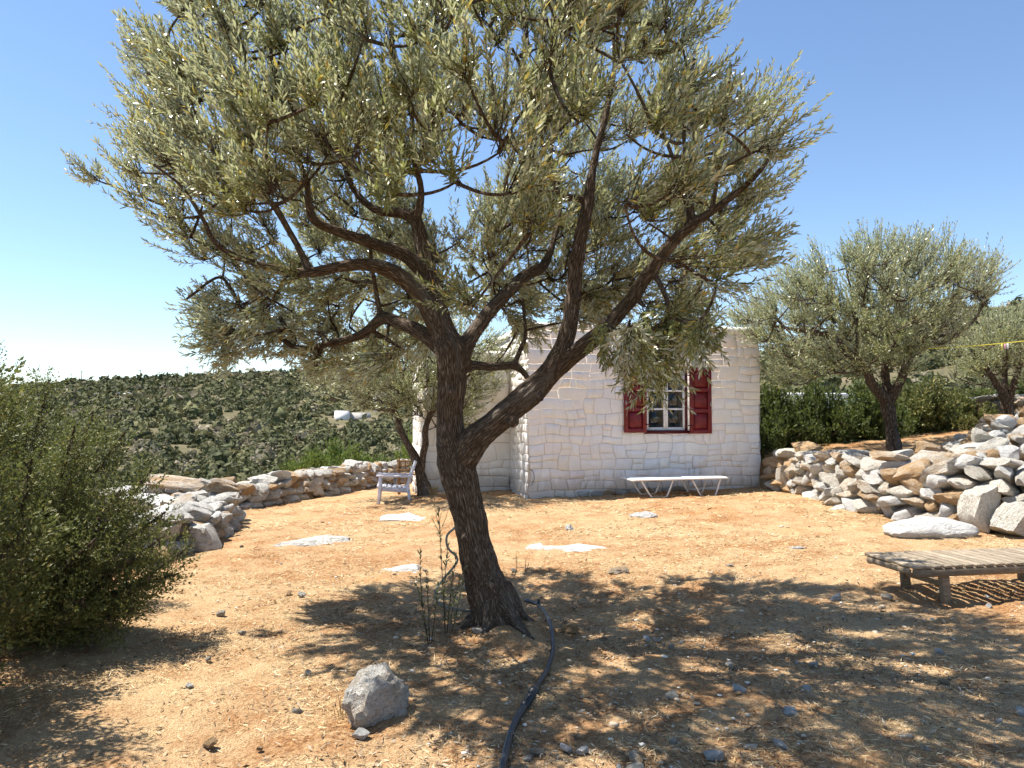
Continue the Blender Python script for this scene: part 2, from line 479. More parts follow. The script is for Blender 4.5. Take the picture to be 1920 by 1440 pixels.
# ------------------------------------------------------------------ terrain
CTRL = np.array([(0, 0, 0), (0, 3, 0), (-3, 4, 0), (3, 4, 0), (-.1, 5.55, .02), (3.3, 6.4, 0), (5, 6, .03), (.28, 13.5, .10), (4.62, 14.4, .23),
                 (-.03, 15, .12), (-2.1, 14, -.05), (-1.64, 14.4, .07), (-5.3, 14.2, -.2), (-3.7, 20.5, -.28), (-4.3, 11, -.03), (5, 10.6, .2), (5.7, 9.3, .15),
                 (-3.5, 8.9, 0), (-6, 7, -.05), (-4, 5, 0), (8, 5, .15), (-8, 12, -.3), (-2, 18, -.2), (0, 9, .03), (2.5, 10, .10), (2.4, 13.6, .16), (0, -4, 0), (-8, -2, -.1), (9, 0, .1), (2, 18, .2)])
def _rbf(a, b):
    return np.linalg.norm(a[:, None] - b[None], axis=-1)
_A = _rbf(CTRL[:, :2], CTRL[:, :2]) + np.eye(len(CTRL)) * -.35
_W = np.linalg.solve(np.block([[_A, np.ones((len(CTRL), 1))], [np.ones((1, len(CTRL))), np.zeros((1, 1))]]), np.append(CTRL[:, 2], 0))
LEFT_EDGE = np.array([(-14, -8), (-13, 6), (-11.5, 11), (-8.5, 12.2), (-6.6, 13.1), (-5.4, 14.2), (-4.8, 16), (-4.3, 18), (-3.7, 20), (-2.4, 21.4), (2, 23.5), (4.6, 25)])
RIGHT_EDGE = np.array([(4.9, 30), (5.0, 20), (5.15, 14.3), (5.55, 12.8), (5.55, 11.4), (5.95, 10.2), (6.6, 9.55), (9, 8.7), (14, 7.9), (22, 7.3)])
def side_dist(p, line):
    """signed distance to a polyline, positive on its left-hand side"""
    best = np.full(len(p), 1e9); sg = np.ones(len(p))
    for a, b in zip(line[:-1], line[1:]):
        d = b - a; t = np.clip(((p - a) @ d) / (d @ d), 0, 1)
        q = p - (a + t[:, None] * d); D = np.hypot(q[:, 0], q[:, 1])
        c = d[0] * (p[:, 1] - a[1]) - d[1] * (p[:, 0] - a[0])
        m = D < best - 1e-9
        best = np.where(m, D, best); sg = np.where(m, np.sign(c), sg)
    return best * sg
def hill(x, y):
    az = np.degrees(np.arctan2(x, y)); r = np.hypot(x, y)
    tab = np.array([(-600, 735), (-300, 722), (0, 716), (200, 703), (400, 694), (560, 690), (960, 690), (1200, 682), (1400, 655), (1600, 598), (1900, 538), (2500, 510), (3400, 560)], float)
    taz = np.degrees(np.arctan((tab[:, 0] - 960) / FPX))
    yy = np.interp(az, taz, tab[:, 1])
    Rr = np.interp(az, [-45, -10, 5, 20, 45], [320, 310, 260, 200, 170])
    zr = EYE + (775 - yy) / FPX * Rr * np.maximum(np.cos(np.radians(az)), .35) - 2.2
    near = np.interp(az, [-30, -12, 0, 12, 20, 40], [-1.6, -1.3, -.4, .5, 1.1, 1.6])
    val = np.interp(az, [-40, -12, 0, 14, 22, 40], [-8, -7, -4, .6, 2.0, 3.0])
    z = near + (val - near) * sstep(22, 62, r) + (zr - val) * np.clip((r - 58) / (Rr - 58), 0, 1) ** 1.12
    z = z - np.maximum(r - Rr, 0) * .1
    front = sstep(100, 60, np.abs(az))
    z = z * front + (1 - front) * (-.4 - r * .012)
    p = np.stack([x, y, 0 * x], -1)
    return z + fbm(p * .022, 4) * 2.6 * sstep(30, 120, r) + fbm(p * .11, 3) * .5 * sstep(20, 50, r)
def H(x, y):
    x = np.atleast_1d(np.asarray(x, float)); y = np.atleast_1d(np.asarray(y, float))
    p = np.stack([x, y], -1)
    pc = np.stack([np.clip(x, -9, 10), np.clip(y, -4, 21)], -1)
    z = np.empty(len(p))
    for i in range(0, len(p), 20000):
        z[i:i + 20000] = _rbf(pc[i:i + 20000], CTRL[:, :2]) @ _W[:-1] + _W[-1]
    dR = side_dist(p, RIGHT_EDGE)
    up = .80 + .085 * np.clip(x - 6, -1, 8) + .02 * np.clip(y - 12, -3, 10)
    z = z + (up - z) * sstep(-.30, .25, dR)
    dL = side_dist(p, LEFT_EDGE)
    far = sstep(.2, 7, np.maximum(dL, 0)); hz = hill(x, y)
    z = z - .55 * sstep(0, .9, dL)
    z = z + (hz - z) * far
    outer = np.maximum(sstep(22, 34, np.hypot(x, y)), sstep(12, 22, np.abs(x)))
    z = z + (hz - z) * outer * (1 - far)
    rr = np.hypot(x + .1, y - 5.6)
    z = z + .11 * np.exp(-(rr / .42) ** 2) + .045 * np.exp(-(np.hypot(x + 1.64, y - 14.3) / .5) ** 2)
    return z
def H1(x, y): return float(H(x, y)[0])
def on_ground(px, py, lo=2.5, hi=400):
    """where the line of sight through a picture position meets the terrain"""
    Y = np.exp(np.linspace(math.log(lo), math.log(hi), 1500)); p = P3(px, py, Y)
    below = p[:, 2] < H(p[:, 0], p[:, 1])
    i = int(np.argmax(below)) if below.any() else len(Y) - 1
    q = p[i].copy(); q[2] = H1(q[0], q[1])
    return q

GX0, GX1, GY0, GY1 = -13.0, 15.0, -4.0, 26.0
def terrace_ground():
    xs = np.concatenate([np.arange(GX0, -6, .25), np.arange(-6, 7, .06), np.arange(7, GX1 + .01, .25)])
    ys = np.concatenate([np.arange(GY0, 2, .25), np.arange(2, 9, .05), np.arange(9, 16, .09), np.arange(16, GY1 + .01, .25)])
    X, Y = np.meshgrid(xs, ys); x = X.ravel(); y = Y.ravel()
    p = np.stack([x, y, 0 * x], -1)
    z = H(x, y) + fbm(p * 1.4, 3) * .030 + fbm(p * 6.5 + 9, 3) * .022 + np.maximum(fbm(p * 16 + 3, 2), 0) * .018
    nx, ny = len(xs), len(ys)
    i = np.arange(ny - 1)[:, None] * nx; j = np.arange(nx - 1)[None]
    F = np.stack([i + j, i + j + 1, i + nx + j + 1, i + nx + j], -1).reshape(-1, 4)
    return tag(build('ground', np.stack([x, y, z], -1), F, M['soil'], None, True), 'dry reddish terrace ground with straw and stones', kind='structure')
terrace_ground()
def hills():
    az = np.radians(np.concatenate([np.arange(-45, 45, .6), np.arange(45, 315, 3.0)]))
    r = np.concatenate([[.01], np.arange(5, 40, 1.5), np.exp(np.linspace(math.log(40), math.log(2600), 90))])
    A, Q = np.meshgrid(az, r); x = (np.sin(A) * Q).ravel(); y = (np.cos(A) * Q).ravel()
    inside = (x > GX0 - .1) & (x < GX1 + .1) & (y > GY0 - .1) & (y < GY1 + .1)
    z = H(x, y) - np.where(inside, .45, 0)
    z = np.where(np.hypot(x, y) > 700, np.maximum(z, -30), z)
    na, nr = len(az), len(r)
    i = np.arange(nr - 1)[:, None] * na; j = np.arange(na)[None]; j2 = (j + 1) % na
    F = np.stack([i + j, i + na + j, i + na + j2, i + j2], -1).reshape(-1, 4)
    return tag(build('hills', np.stack([x, y, z], -1), F, M['slope'], None, True), 'scrub covered hillside rising behind the terrace', kind='structure')
hills()

# ------------------------------------------------------------------ stones
def ico(sub):
    bm = bmesh.new(); bmesh.ops.create_icosphere(bm, subdivisions=sub, radius=1.0)
    V = np.array([v.co[:] for v in bm.verts]); F = np.array([[v.index for v in f.verts] for f in bm.faces]); bm.free()
    return V, F
ICO1, ICO2, ICO3, ICO4 = ico(1), ico(2), ico(3), ico(4)
def rock_shape(seed, base=ICO3, planes=9, cut=(.55, .85), rough=.06, fine=.0, blocky=True):
    g = np.random.default_rng(seed); V = base[0].copy() * 1.15
    for k in range(planes):
        n = norm(g.normal(size=3)); d = g.uniform(*cut)
        e = V @ n - d; V = V - np.maximum(e, 0)[:, None] * n * .96
    for n in (np.eye(3) if blocky else ()):            # blocky: flat beds and faces
        for s in (1, -1):
            m = norm(n * s + g.normal(size=3) * .12); e = V @ m - g.uniform(.62, .86)
            V = V - np.maximum(e, 0)[:, None] * m * .95
    V = V * (1 + rough * fbm(V * 1.9 + seed * 3.1, 3)[:, None])
    if fine: V = V + norm(V) * (fine * fbm(V * 7 + seed, 3)[:, None])
    ext = (V.max(0) - V.min(0)) / 2; V = (V - (V.max(0) + V.min(0)) / 2) / ext
    return V, base[1]
def rock_mesh(name, seed, mat, base=ICO3, **kw):
    V, F = rock_shape(seed, base, **kw)
    me = build(name, V, F, mat, None, True, link=False)
    me.set_sharp_from_angle(angle=R(24)); return me
STONES = [rock_mesh('stone', 100 + i, M['lime'] if i % 5 else M['white_rock'], planes=12, cut=(.5, .82), rough=.16, fine=.05) for i in range(18)]
STONES_G = [rock_mesh('stone', 140 + i, M['lime_grey'] if i % 6 else M['white_rock'], planes=12, cut=(.5, .82), rough=.18, fine=.06) for i in range(18)]
SLABS = [rock_mesh('stone', 200 + i, M['lime'], planes=8, cut=(.5, .85), rough=.16, fine=.045) for i in range(6)]
def place_stone(parent, me, loc, size, rot, name='stone'):
    o = add_obj(name, me, parent)
    o.location = loc; o.scale = size; o.rotation_euler = rot
    return o

def dry_wall(root, path, heights, width, lib, mean=(.36, .19), seed=1, backs=True, base_fn=H, limit=300, tilt=.16):
    g = np.random.default_rng(seed)
    P = smooth_path(np.array([(a, b, 0) for a, b in path], float), step=.05)[:, :2]
    s = np.concatenate([[0], np.cumsum(np.linalg.norm(np.diff(P, axis=0), axis=1))]); L = s[-1]
    hs = np.interp(s, np.linspace(0, L, len(heights)), heights)
    n = 0
    rows = [(-1, .30, 1.0), (1, .30, .92)] if backs else [(-1, .3, 1.0)]
    for side, off, hf in rows:
        z = 0.0; course = 0
        while True:
            t = g.uniform(0, .2); any_ = False
            ch = mean[1] * g.uniform(.8, 1.2)
            while t < L:
                l = mean[0] * g.uniform(.55, 1.55); c = t + l / 2
                if c > L: break
                x, y = np.interp(c, s, P[:, 0]), np.interp(c, s, P[:, 1]); hh = np.interp(c, s, hs) * hf
                x2, y2 = np.interp(c + .05, s, P[:, 0]), np.interp(c + .05, s, P[:, 1])
                tx, ty = norm(np.array([x2 - x, y2 - y])); nx_, ny_ = -ty, tx
                if z + ch * .5 < hh * g.uniform(.85, 1.12) and n < limit:
                    q = side * (off + g.uniform(-.05, .05)) * width / .6 * (1 - .35 * z / max(hh, .1))
                    hz = ch * g.uniform(.42, .72); dep = width * g.uniform(.30, .46)
                    px, py = x + nx_ * q, y + ny_ * q
                    b = float(base_fn(px, py)[0]) if side < 0 else min(float(base_fn(x, y)[0]), float(base_fn(x - nx_ * .4, y - ny_ * .4)[0]))
                    place_stone(root, lib[g.integers(len(lib))], (px, py, b + z + ch * .42), (l * .60, dep, hz * 1.08),
                                (g.normal(0, tilt), g.normal(0, tilt), math.atan2(ty, tx) + g.normal(0, .22) + math.pi * g.integers(2)))
                    n += 1; any_ = True
                t += l * .96
            z += ch * .90; course += 1
            if not any_ or course > 8: break
    return n

left_wall = tag(empty('dry_stone_wall', (0, 0, 0)), 'low grey dry stone wall curving along the terrace edge behind the white armchair', 'wall')
dry_wall(left_wall, [(-8.6, 12.1), (-6.6, 13.1), (-5.35, 14.25), (-4.8, 16), (-4.3, 18), (-3.7, 20), (-2.4, 21.4)], [.55, .6, .5, .55, .6, .6, .62], .62, STONES_G, (.29, .145), 11)
spur = tag(empty('dry_stone_wall', (0, 0, 0)), 'tumbled spur of grey stones ending beside the foreground juniper bush', 'wall')
dry_wall(spur, [(-5.3, 13.3), (-4.75, 12.0), (-4.35, 10.6), (-4.15, 9.3), (-4.7, 8.2), (-6.2, 7.2)][::-1], [.35, .45, .50, .42, .5, .45], .62, STONES_G, (.32, .165), 12, limit=130, tilt=.25)
for (px, py, Y, sx, sy, sz, rx, rz, i) in [(330, 903, 12.4, .46, .36, .10, .05, .2, 3), (352, 965, 10.2, .42, .36, .09, .28, -.3, 7), (400, 985, 10.6, .22, .2, .13, .2, .6, 1),
                                          (383, 1020, 9.15, .20, .19, .24, .1, .5, 4), (320, 1000, 9.3, .30, .24, .13, .25, .25, 9), (283, 945, 11.2, .38, .30, .13, .1, -.2, 12), (300, 1040, 8.6, .26, .2, .16, .2, -.4, 5)]:
    place_stone(spur, STONES_G[i], P3(px, py, Y), (sx, sy, sz), (rx, .1, rz))

right_wall = tag(empty('dry_stone_wall', (0, 0, 0)), 'sunlit ochre dry stone retaining wall with leaning slabs right of the white house', 'wall')
dry_wall(right_wall, [(5.05, 14.35), (5.4, 12.9), (5.4, 11.5), (5.8, 10.25), (6.5, 9.55), (7.9, 8.95), (9.4, 8.5)], [.66, .74, .78, .80, .80, .74, .66, .60], .66, STONES, (.29, .155), 21, tilt=.24)
# large slabs that lean against the wall face
for (px, py, Y, sx, sy, sz, rx, ry, rz, m) in [
        (1466, 884, 13.9, .10, .14, .30, .05, .05, .3, 0), (1475, 893, 13.6, .16, .11, .27, -.15, .05, .1, 1), (1494, 886, 13.4, .12, .12, .30, .1, -.08, .5, 2),
        (1518, 893, 13.2, .17, .10, .28, -.25, .42, .1, 3), (1572, 893, 12.5, .33, .12, .30, -.3, .12, -.15, 4), (1770, 925, 10.5, .25, .12, .42, -.22, .12, -.2, 5),
        (1660, 934, 11.0, .28, .20, .26, -.12, .1, .2, 0), (1836, 955, 9.5, .17, .17, .34, .05, .05, .3, 1), (1712, 890, 11.2, .25, .15, .24, .2, -.5, .1, 2),
        (1905, 975, 9.2, .30, .20, .20, .1, -.45, .1, 3), (1890, 890, 9.9, .42, .25, .16, .1, .05, .15, 4), (1600, 850, 13.0, .45, .25, .07, .05, 0, .2, 5),
        (1840, 850, 11.2, .42, .26, .15, .1, -.12, .1, 0), (1755, 850, 11.8, .34, .25, .18, .1, .1, 0, 4), (1885, 840, 11.5, .40, .26, .15, .15, -.2, .2, 2)]:
    place_stone(right_wall, SLABS[m], P3(px, py, Y), (sx, sy, sz), (rx, ry, rz))

rubble = tag(empty('rubble_heap', (0, 0, 0)), 'heap of loose pale rubble on the upper terrace below the far right olive', 'stone heap')
g = np.random.default_rng(33)
for i in range(210):
    u, v = g.uniform(0, 1), g.uniform(0, 1) ** 1.3
    px = 1778 + 260 * u; Y = g.uniform(10.7, 13.0)
    x = (px - 960) / FPX * Y; b = H1(x, Y)
    hh = .12 + .50 * sstep(1775, 1880, px) * math.exp(-((Y - 12.0) / 1.0) ** 2)
    sz = g.uniform(.07, .17)
    place_stone(rubble, STONES[g.integers(18)], (x, Y, b + hh * g.uniform(.5, 1.0)), (sz * g.uniform(1, 1.7), sz * g.uniform(.8, 1.2), sz * g.uniform(.5, .85)), (g.normal(0, .3), g.normal(0, .3), g.uniform(0, 6.28)))
upper_wall = tag(empty('dry_stone_wall', (0, 0, 0)), 'short stacked grey stone wall between the bushes and the far right olive', 'wall')
dry_wall(upper_wall, [(10.4, 18.3), (11.2, 18.2), (12.2, 17.8)], [.62, .66, .55], .5, STONES_G, (.30, .12), 41)

# single rocks lying on the ground
ROCKS = [rock_mesh('rock', 300 + i, M['white_rock'] if i % 2 == 0 else M['lime_grey'], ICO4, planes=6, cut=(.6, .95), rough=.34, fine=.07, blocky=False) for i in range(8)]
ROCKS += [rock_mesh('rock', 330 + i, M['white_rock'], ICO4, planes=3, cut=(.75, .95), rough=.16, fine=.02, blocky=False) for i in range(2)] + [rock_mesh('rock', 347, M['lime_grey'], ICO4, planes=5, cut=(.62, .9), rough=.34, fine=.10, blocky=False)]
def rock(px, py, Y, sx, sy, sz, rz, i, label, name='rock', sink=.45, mat=None, cat='rock', tilt=(0, 0), top=None):
    me = ROCKS[i]
    if mat: me = me.copy(); me.materials[0] = M[mat]
    q = on_ground(px, py) if Y is None else np.array([(px - 960) / FPX * Y, Y, 0])
    o = add_obj(name, me); z = H1(q[0], q[1])
    o.location = (q[0], q[1], z + (sz * (1 - 2 * sink) if top is None else top - sz)); o.scale = (sx, sy, sz); o.rotation_euler = (tilt[0], tilt[1], rz)
    return tag(o, label, cat)
rock(703, 1342, None, .145, .22, .175, -.65, 10, 'grey white boulder in the foreground left of the black pipe', 'boulder', .28, None, 'boulder', (.15, -.12))
rock(730, 1068, None, 0.60, 0.35, .13, .2, 2, 'long flat white rock flush with the ground left of the trunk', top=.052)
rock(1062, 1030, None, 0.60, 0.38, .13, .12, 4, 'broad bleached rock showing through the soil right of the trunk', top=.052)
rock(1020, 1030, None, 0.18, 0.29, .13, .7, 6, 'small white rock at the left tip of the broad bleached one', top=.052)
rock(585, 1017, None, 0.52, 0.43, .13, .1, 3, 'flat grey rock in the ground between armchair and juniper', top=.052)
rock(768, 971, None, 0.57, 0.46, .13, .1, 0, 'flat pale rock in front of the white armchair', top=.052)
rock(1205, 971, None, .20, .14, .07, 0, 4, 'rounded white rock in the ground in front of the house', sink=.35)
rock(1742, 1003, None, .56, .34, .17, .05, 8, 'large smooth white boulder at the foot of the right stone wall', 'boulder', .36, None, 'boulder')
rock(1563, 937, None, .37, .13, .11, .35, 2, 'long tapered ochre white stone fallen from the right wall', 'fallen_stone', .3, 'lime', 'stone', (0, -.18))
rock(1588, 955, None, .33, .11, .07, .38, 4, 'thin white fallen stone lying below the tapered ochre one', 'fallen_stone', .3, None, 'stone', (0, -.14))
rock(1492, 1030, None, .10, .07, .025, 0, 2, 'small flat white stone lying alone between house wall and wooden lounger', 'fallen_stone', .3, None, 'stone')
rock(1068, 995, None, .06, .05, .05, 0, 6, 'round white stone standing behind the broad bleached rock', 'fallen_stone', .2, None, 'stone')
rock(1728, 968, None, .20, .14, .12, -.3, 0, 'small rounded white stone leaning behind the large smooth boulder', 'fallen_stone', .3, None, 'stone')
rock(1160, 1077, None, .12, .08, .05, .2, 3, 'low grey stone at the far rim of the tree shadow', 'fallen_stone', .35, None, 'stone')
rock(1070, 1187, None, .065, .05, .045, .2, 5, 'orange brown cobble right of the trunk beside the pipe', 'fallen_stone', .2, 'lime', 'stone')

g = np.random.default_rng(51)
COB = [rock_mesh('stone', 400 + i, [M['white_rock'], M['lime'], M['lime']][i % 3], ICO2, rough=.1) for i in range(9)]
for i in range(76):
    px, py = g.uniform(880, 1960), 1060 + 400 * g.uniform(0, 1) ** .8
    if i > 58: px, py = g.uniform(350, 900), g.uniform(1000, 1440)
    q = on_ground(px, py); s = g.uniform(.012, .032) * (1.25 if g.uniform() < .15 else 1)
    o = add_obj('loose_stone', COB[g.integers(9)])
    o.location = (q[0], q[1], q[2] + s * .35); o.scale = (s * g.uniform(1, 1.6), s * g.uniform(.8, 1.2), s * g.uniform(.5, .8)); o.rotation_euler = (g.normal(0, .2), g.normal(0, .2), g.uniform(0, 6.28))
    tag(o, 'small pale loose stone scattered on the dry ground', 'stone', 'small loose stones on the ground')

def pebbles():
    g = np.random.default_rng(52); n = 3800
    Y = 2.6 + 11 * g.uniform(0, 1, n) ** 1.5; X = g.uniform(-.72, .74, n) * Y
    keep = (fbm(np.stack([X * .9, Y * .9, 0 * X], -1), 3) + .25 * (X > .5) > -.18) & (side_dist(np.stack([X, Y], -1), RIGHT_EDGE) < -.5) & (side_dist(np.stack([X, Y], -1), LEFT_EDGE) < -.5)
    X, Y = X[keep], Y[keep]; n = len(X); Z = H(X, Y)
    V0, F0 = ICO1; s = g.uniform(.004, .012, n) * (1 + (g.uniform(size=n) < .06) * .8)
    V = V0[None] * (1 + .25 * g.normal(size=(n, len(V0), 1)).clip(-1.2, 1.2)) * s[:, None, None] * np.stack([g.uniform(.9, 1.7, n), g.uniform(.8, 1.3, n), g.uniform(.4, .8, n)], -1)[:, None]
    V = V + np.stack([X, Y, Z + s * .3 + .008], -1)[:, None]
    F = F0[None] + (np.arange(n) * len(V0))[:, None, None]
    tag(build('pebbles', V.reshape(-1, 3), F.reshape(-1, 3), M['pebble']), 'pebbles strewn over the ground', 'pebbles', kind='stuff')
pebbles()

def straw():
    g = np.random.default_rng(53); n = 140000
    Y = 2.5 + 13 * g.uniform(0, 1, n) ** 1.7; X = g.uniform(-.74, .76, n) * Y
    p = np.stack([X, Y, 0 * X], -1)
    den = fbm(p * 1.1 + 4, 3) * 1.0 + fbm(p * 4.3, 2) * .7
    keep = (den + g.normal(0, .22, n) > .02) & (side_dist(p[:, :2], RIGHT_EDGE) < -.5) & (side_dist(p[:, :2], LEFT_EDGE) < -.5)
    X, Y = X[keep], Y[keep]; n = len(X); p = np.stack([X, Y, 0 * X], -1)
    Z = H(X, Y) + fbm(p * 1.4, 3) * .030 + fbm(p * 6.5 + 9, 3) * .022 + np.maximum(fbm(p * 16 + 3, 2), 0) * .018
    far = sstep(5, 12, Y)
    L = g.uniform(.018, .065, n) * (1 + .5 * far); w = g.uniform(.0011, .0023, n) * (1 + 1.1 * far)
    a = g.uniform(0, 2 * np.pi, n); up = np.abs(g.normal(0, .17, n)) + (g.uniform(size=n) < .012) * g.uniform(.4, 1.1, n)
    d = np.stack([np.cos(a) * np.cos(up), np.sin(a) * np.cos(up), np.sin(up)], -1)
    s = np.stack([-np.sin(a), np.cos(a), g.normal(0, .5, n)], -1)
    c = np.stack([X, Y, Z + .004 + g.uniform(0, .008, n)], -1)
    bend = g.normal(0, .25, n)[:, None] * np.stack([-np.sin(a), np.cos(a), 0 * a], -1) * L[:, None]
    V = np.stack([c - s * w[:, None], c + s * w[:, None], c + d * L[:, None] * .5 + bend + s * w[:, None] * .8, c + d * L[:, None] * .5 + bend - s * w[:, None] * .8,
                  c + d * L[:, None] + bend * .6], 1)
    o = (np.arange(n) * 5)[:, None]
    tag(build('straw', V.reshape(-1, 3), [o + np.array([0, 1, 2, 3]), o + np.array([3, 2, 4])], M['straw']), 'flattened dry grass stalks covering the ground', 'dry grass', kind='stuff')
    # fallen olive leaves and twigs under the tree
    n = 26000; X = g.normal(.7, 1.9, n); Y = g.normal(4.9, 1.3, n); k = (Y > 2.5) & (np.abs(X) < 5)
    X, Y = X[k], Y[k]; n = len(X); p = np.stack([X, Y, 0 * X], -1)
    k = fbm(p * 2.3 + 8, 3) + g.normal(0, .2, n) > -.05; X, Y, p = X[k], Y[k], p[k]; n = len(X)
    Z = H(X, Y) + fbm(p * 1.4, 3) * .030 + fbm(p * 6.5 + 9, 3) * .022 + np.maximum(fbm(p * 16 + 3, 2), 0) * .018 + .008
    L = g.uniform(.02, .05, n); w = L * g.uniform(.08, .13, n); a = g.uniform(0, 6.28, n); t = g.normal(0, .25, n)
    d = np.stack([np.cos(a), np.sin(a), t], -1) * L[:, None]; s = np.stack([-np.sin(a), np.cos(a), g.normal(0, .6, n)], -1) * w[:, None]
    c = np.stack([X, Y, Z + np.abs(t) * L * .5], -1)
    V = np.stack([c - d * .5, c + s, c + d * .5, c - s], 1)
    tag(build('leaf_litter', V.reshape(-1, 3), (np.arange(n) * 4)[:, None] + np.arange(4), M['litter']), 'fallen olive leaves and twigs under the tree', 'leaf litter', kind='stuff')
straw()

# ------------------------------------------------------------------ the white stone house
HT = R(12.0)                                   # the front turns away a little to the right
HO = np.array([.28, 13.5])                     # front left corner
HW, HTOP, HBASE, RET = 4.46, 3.13, -.35, 1.5   # front width, parapet height, foot below ground, depth of the left return
house = empty('stone_house', (HO[0], HO[1], 0), HT)
tag(house, 'whitewashed stone house with flat roof and red shuttered window', 'house')
OU0, OU1, OZ0, OZ1 = 2.19, 3.02, 1.285, 2.43   # window opening
def ashlar(u0, u1, v0, v1, g, hole=None, amin=.05):
    """guillotine split of a wall face into uneven stones"""
    out = []
    def rec(a, b, c, d):
        w, h = b - a, d - c
        if w * h < amin * g.uniform(.3, 2.4) or (w < .26 and h < .18):
            if w > h * 3.2 and w > .42: pass
            else: out.append((a, b, c, d)); return
        if w > h * g.uniform(1.0, 2.6):
            m = a + w * g.uniform(.36, .64); rec(a, m, c, d); rec(m, b, c, d)
        elif h > .20:
            m = c + h * g.uniform(.38, .62); rec(a, b, c, m); rec(a, b, m, d)
        else: out.append((a, b, c, d))
    z = v0
    while z < v1 - .02:
        h = g.uniform(.26, .50); z2 = v1 if v1 - z - h < .2 else z + h
        rec(u0, u1, z, z2); z = z2
    return out
def stone_face(parent, rects, to3, nrm, g, mat, name='stone', warp=.06, joined=False, seed=0.0, skip=None):
    parts = []
    for (a, b, c, d) in rects:
        if skip is not None and a < skip[1] and b > skip[0] and c < skip[3] and d > skip[2]:
            a2, b2, c2, d2 = a, b, c, d            # trim to the window opening
            if a < skip[0] and b < skip[1]: b2 = skip[0]
            elif b > skip[1] and a > skip[0]: a2 = skip[1]
            elif c < skip[2]: d2 = skip[2]
            elif d > skip[3]: c2 = skip[3]
            else: continue
            a, b, c, d = a2, b2, c2, d2
            if b - a < .05 or d - c < .04: continue
        cor = []
        m = 4
        us = [(a + (b - a) * i / m, c) for i in range(m)] + [(b, c + (d - c) * i / 2) for i in range(2)] + [(b - (b - a) * i / m, d) for i in range(m)] + [(a, d - (d - c) * i / 2) for i in range(2)]
        us = np.array(us); n = len(us)
        wv = np.stack([us[:, 0] * 3.1 + seed, us[:, 1] * 4.0, 0 * us[:, 0]], -1)
        W = us + np.stack([vnoise(wv), vnoise(wv + 31.7)], -1) * np.array([warp, warp * .7])
        cen = W.mean(0); hw = np.array([(b - a) / 2, (d - c) / 2])
        gap, bev = g.uniform(.001, .004), g.uniform(.008, .015); rel = g.uniform(.005, .020)
        def shrink(k): return cen + (W - cen) * (1 - k / hw)
        rc = shrink(bev * 1.0); rc = cen + (rc - cen) * (1 - .045 * (np.abs((rc - cen) / hw).min(1, keepdims=True) ** 1.0))
        tx, tz = g.normal(0, .012), g.normal(0, .012)
        mid = shrink(gap + bev * .45)
        hgt = lambda Q, base: base + (Q[:, 0] - cen[0]) * tx + (Q[:, 1] - cen[1]) * tz
        V = np.vstack([np.c_[shrink(gap), np.full(n, -.004)], np.c_[mid, hgt(mid, rel * .72)], np.c_[rc, hgt(rc, rel)], np.c_[cen[None], [rel + g.uniform(.001, .006)]]])
        k = np.arange(n); k2 = (k + 1) % n
        F4 = np.concatenate([np.stack([k + o, k2 + o, k2 + n + o, k + n + o], -1) for o in (0, n)])
        F3 = np.stack([k + 2 * n, k2 + 2 * n, np.full(n, 3 * n)], -1)
        parts.append((to3(V[:, 0], V[:, 1]) + V[:, 2:3] * nrm, [F4, F3]))
    if joined: return tag(part(name, parts, mat, parent, True), kind='stuff')
    for pt in parts: build(name, pt[0], pt[1], mat, parent, True)

g = np.random.default_rng(61)
TH = .48
front = part('wall', [box(0, OU0, 0, TH, HBASE, HTOP), box(OU1, HW, 0, TH, HBASE, HTOP), box(OU0, OU1, 0, TH, HBASE, OZ0), box(OU0, OU1, 0, TH, OZ1, HTOP)], M['joint'], house)
rects = ashlar(.0, HW, -.1, HTOP - .03, g, amin=.052)
stone_face(front, rects, lambda u, v: np.stack([u, 0 * u, v], -1), np.array([0, -1.0, 0]), g, M['wash'], skip=(OU0 - .02, OU1 + .02, OZ0 - .02, OZ1 + .02))
side = part('wall', [box(0, TH, TH, 4.2, HBASE, HTOP - .004)], M['joint'], house)
stone_face(side, ashlar(.0, RET, -.1, HTOP - .03, g, amin=.04), lambda u, v: np.stack([0 * u, RET - u, v], -1), np.array([-1.0, 0, 0]), g, M['wash'], 'stone_facing', joined=True, seed=9.0)
stone_face(front, ashlar(0, 4.0, .0, HTOP - .03, g, amin=.12), lambda u, v: np.stack([HW + 0 * u, u, v], -1), np.array([1.0, 0, 0]), g, M['wash'], 'stone_facing', joined=True, seed=19.0)
part('wall', [box(HW - TH, HW, TH, 4.2, HBASE, HTOP - .004)], M['joint'], house)
part('wall', [box(TH, HW - TH, 3.8, 4.2, HBASE, HTOP - .006)], M['joint'], house)
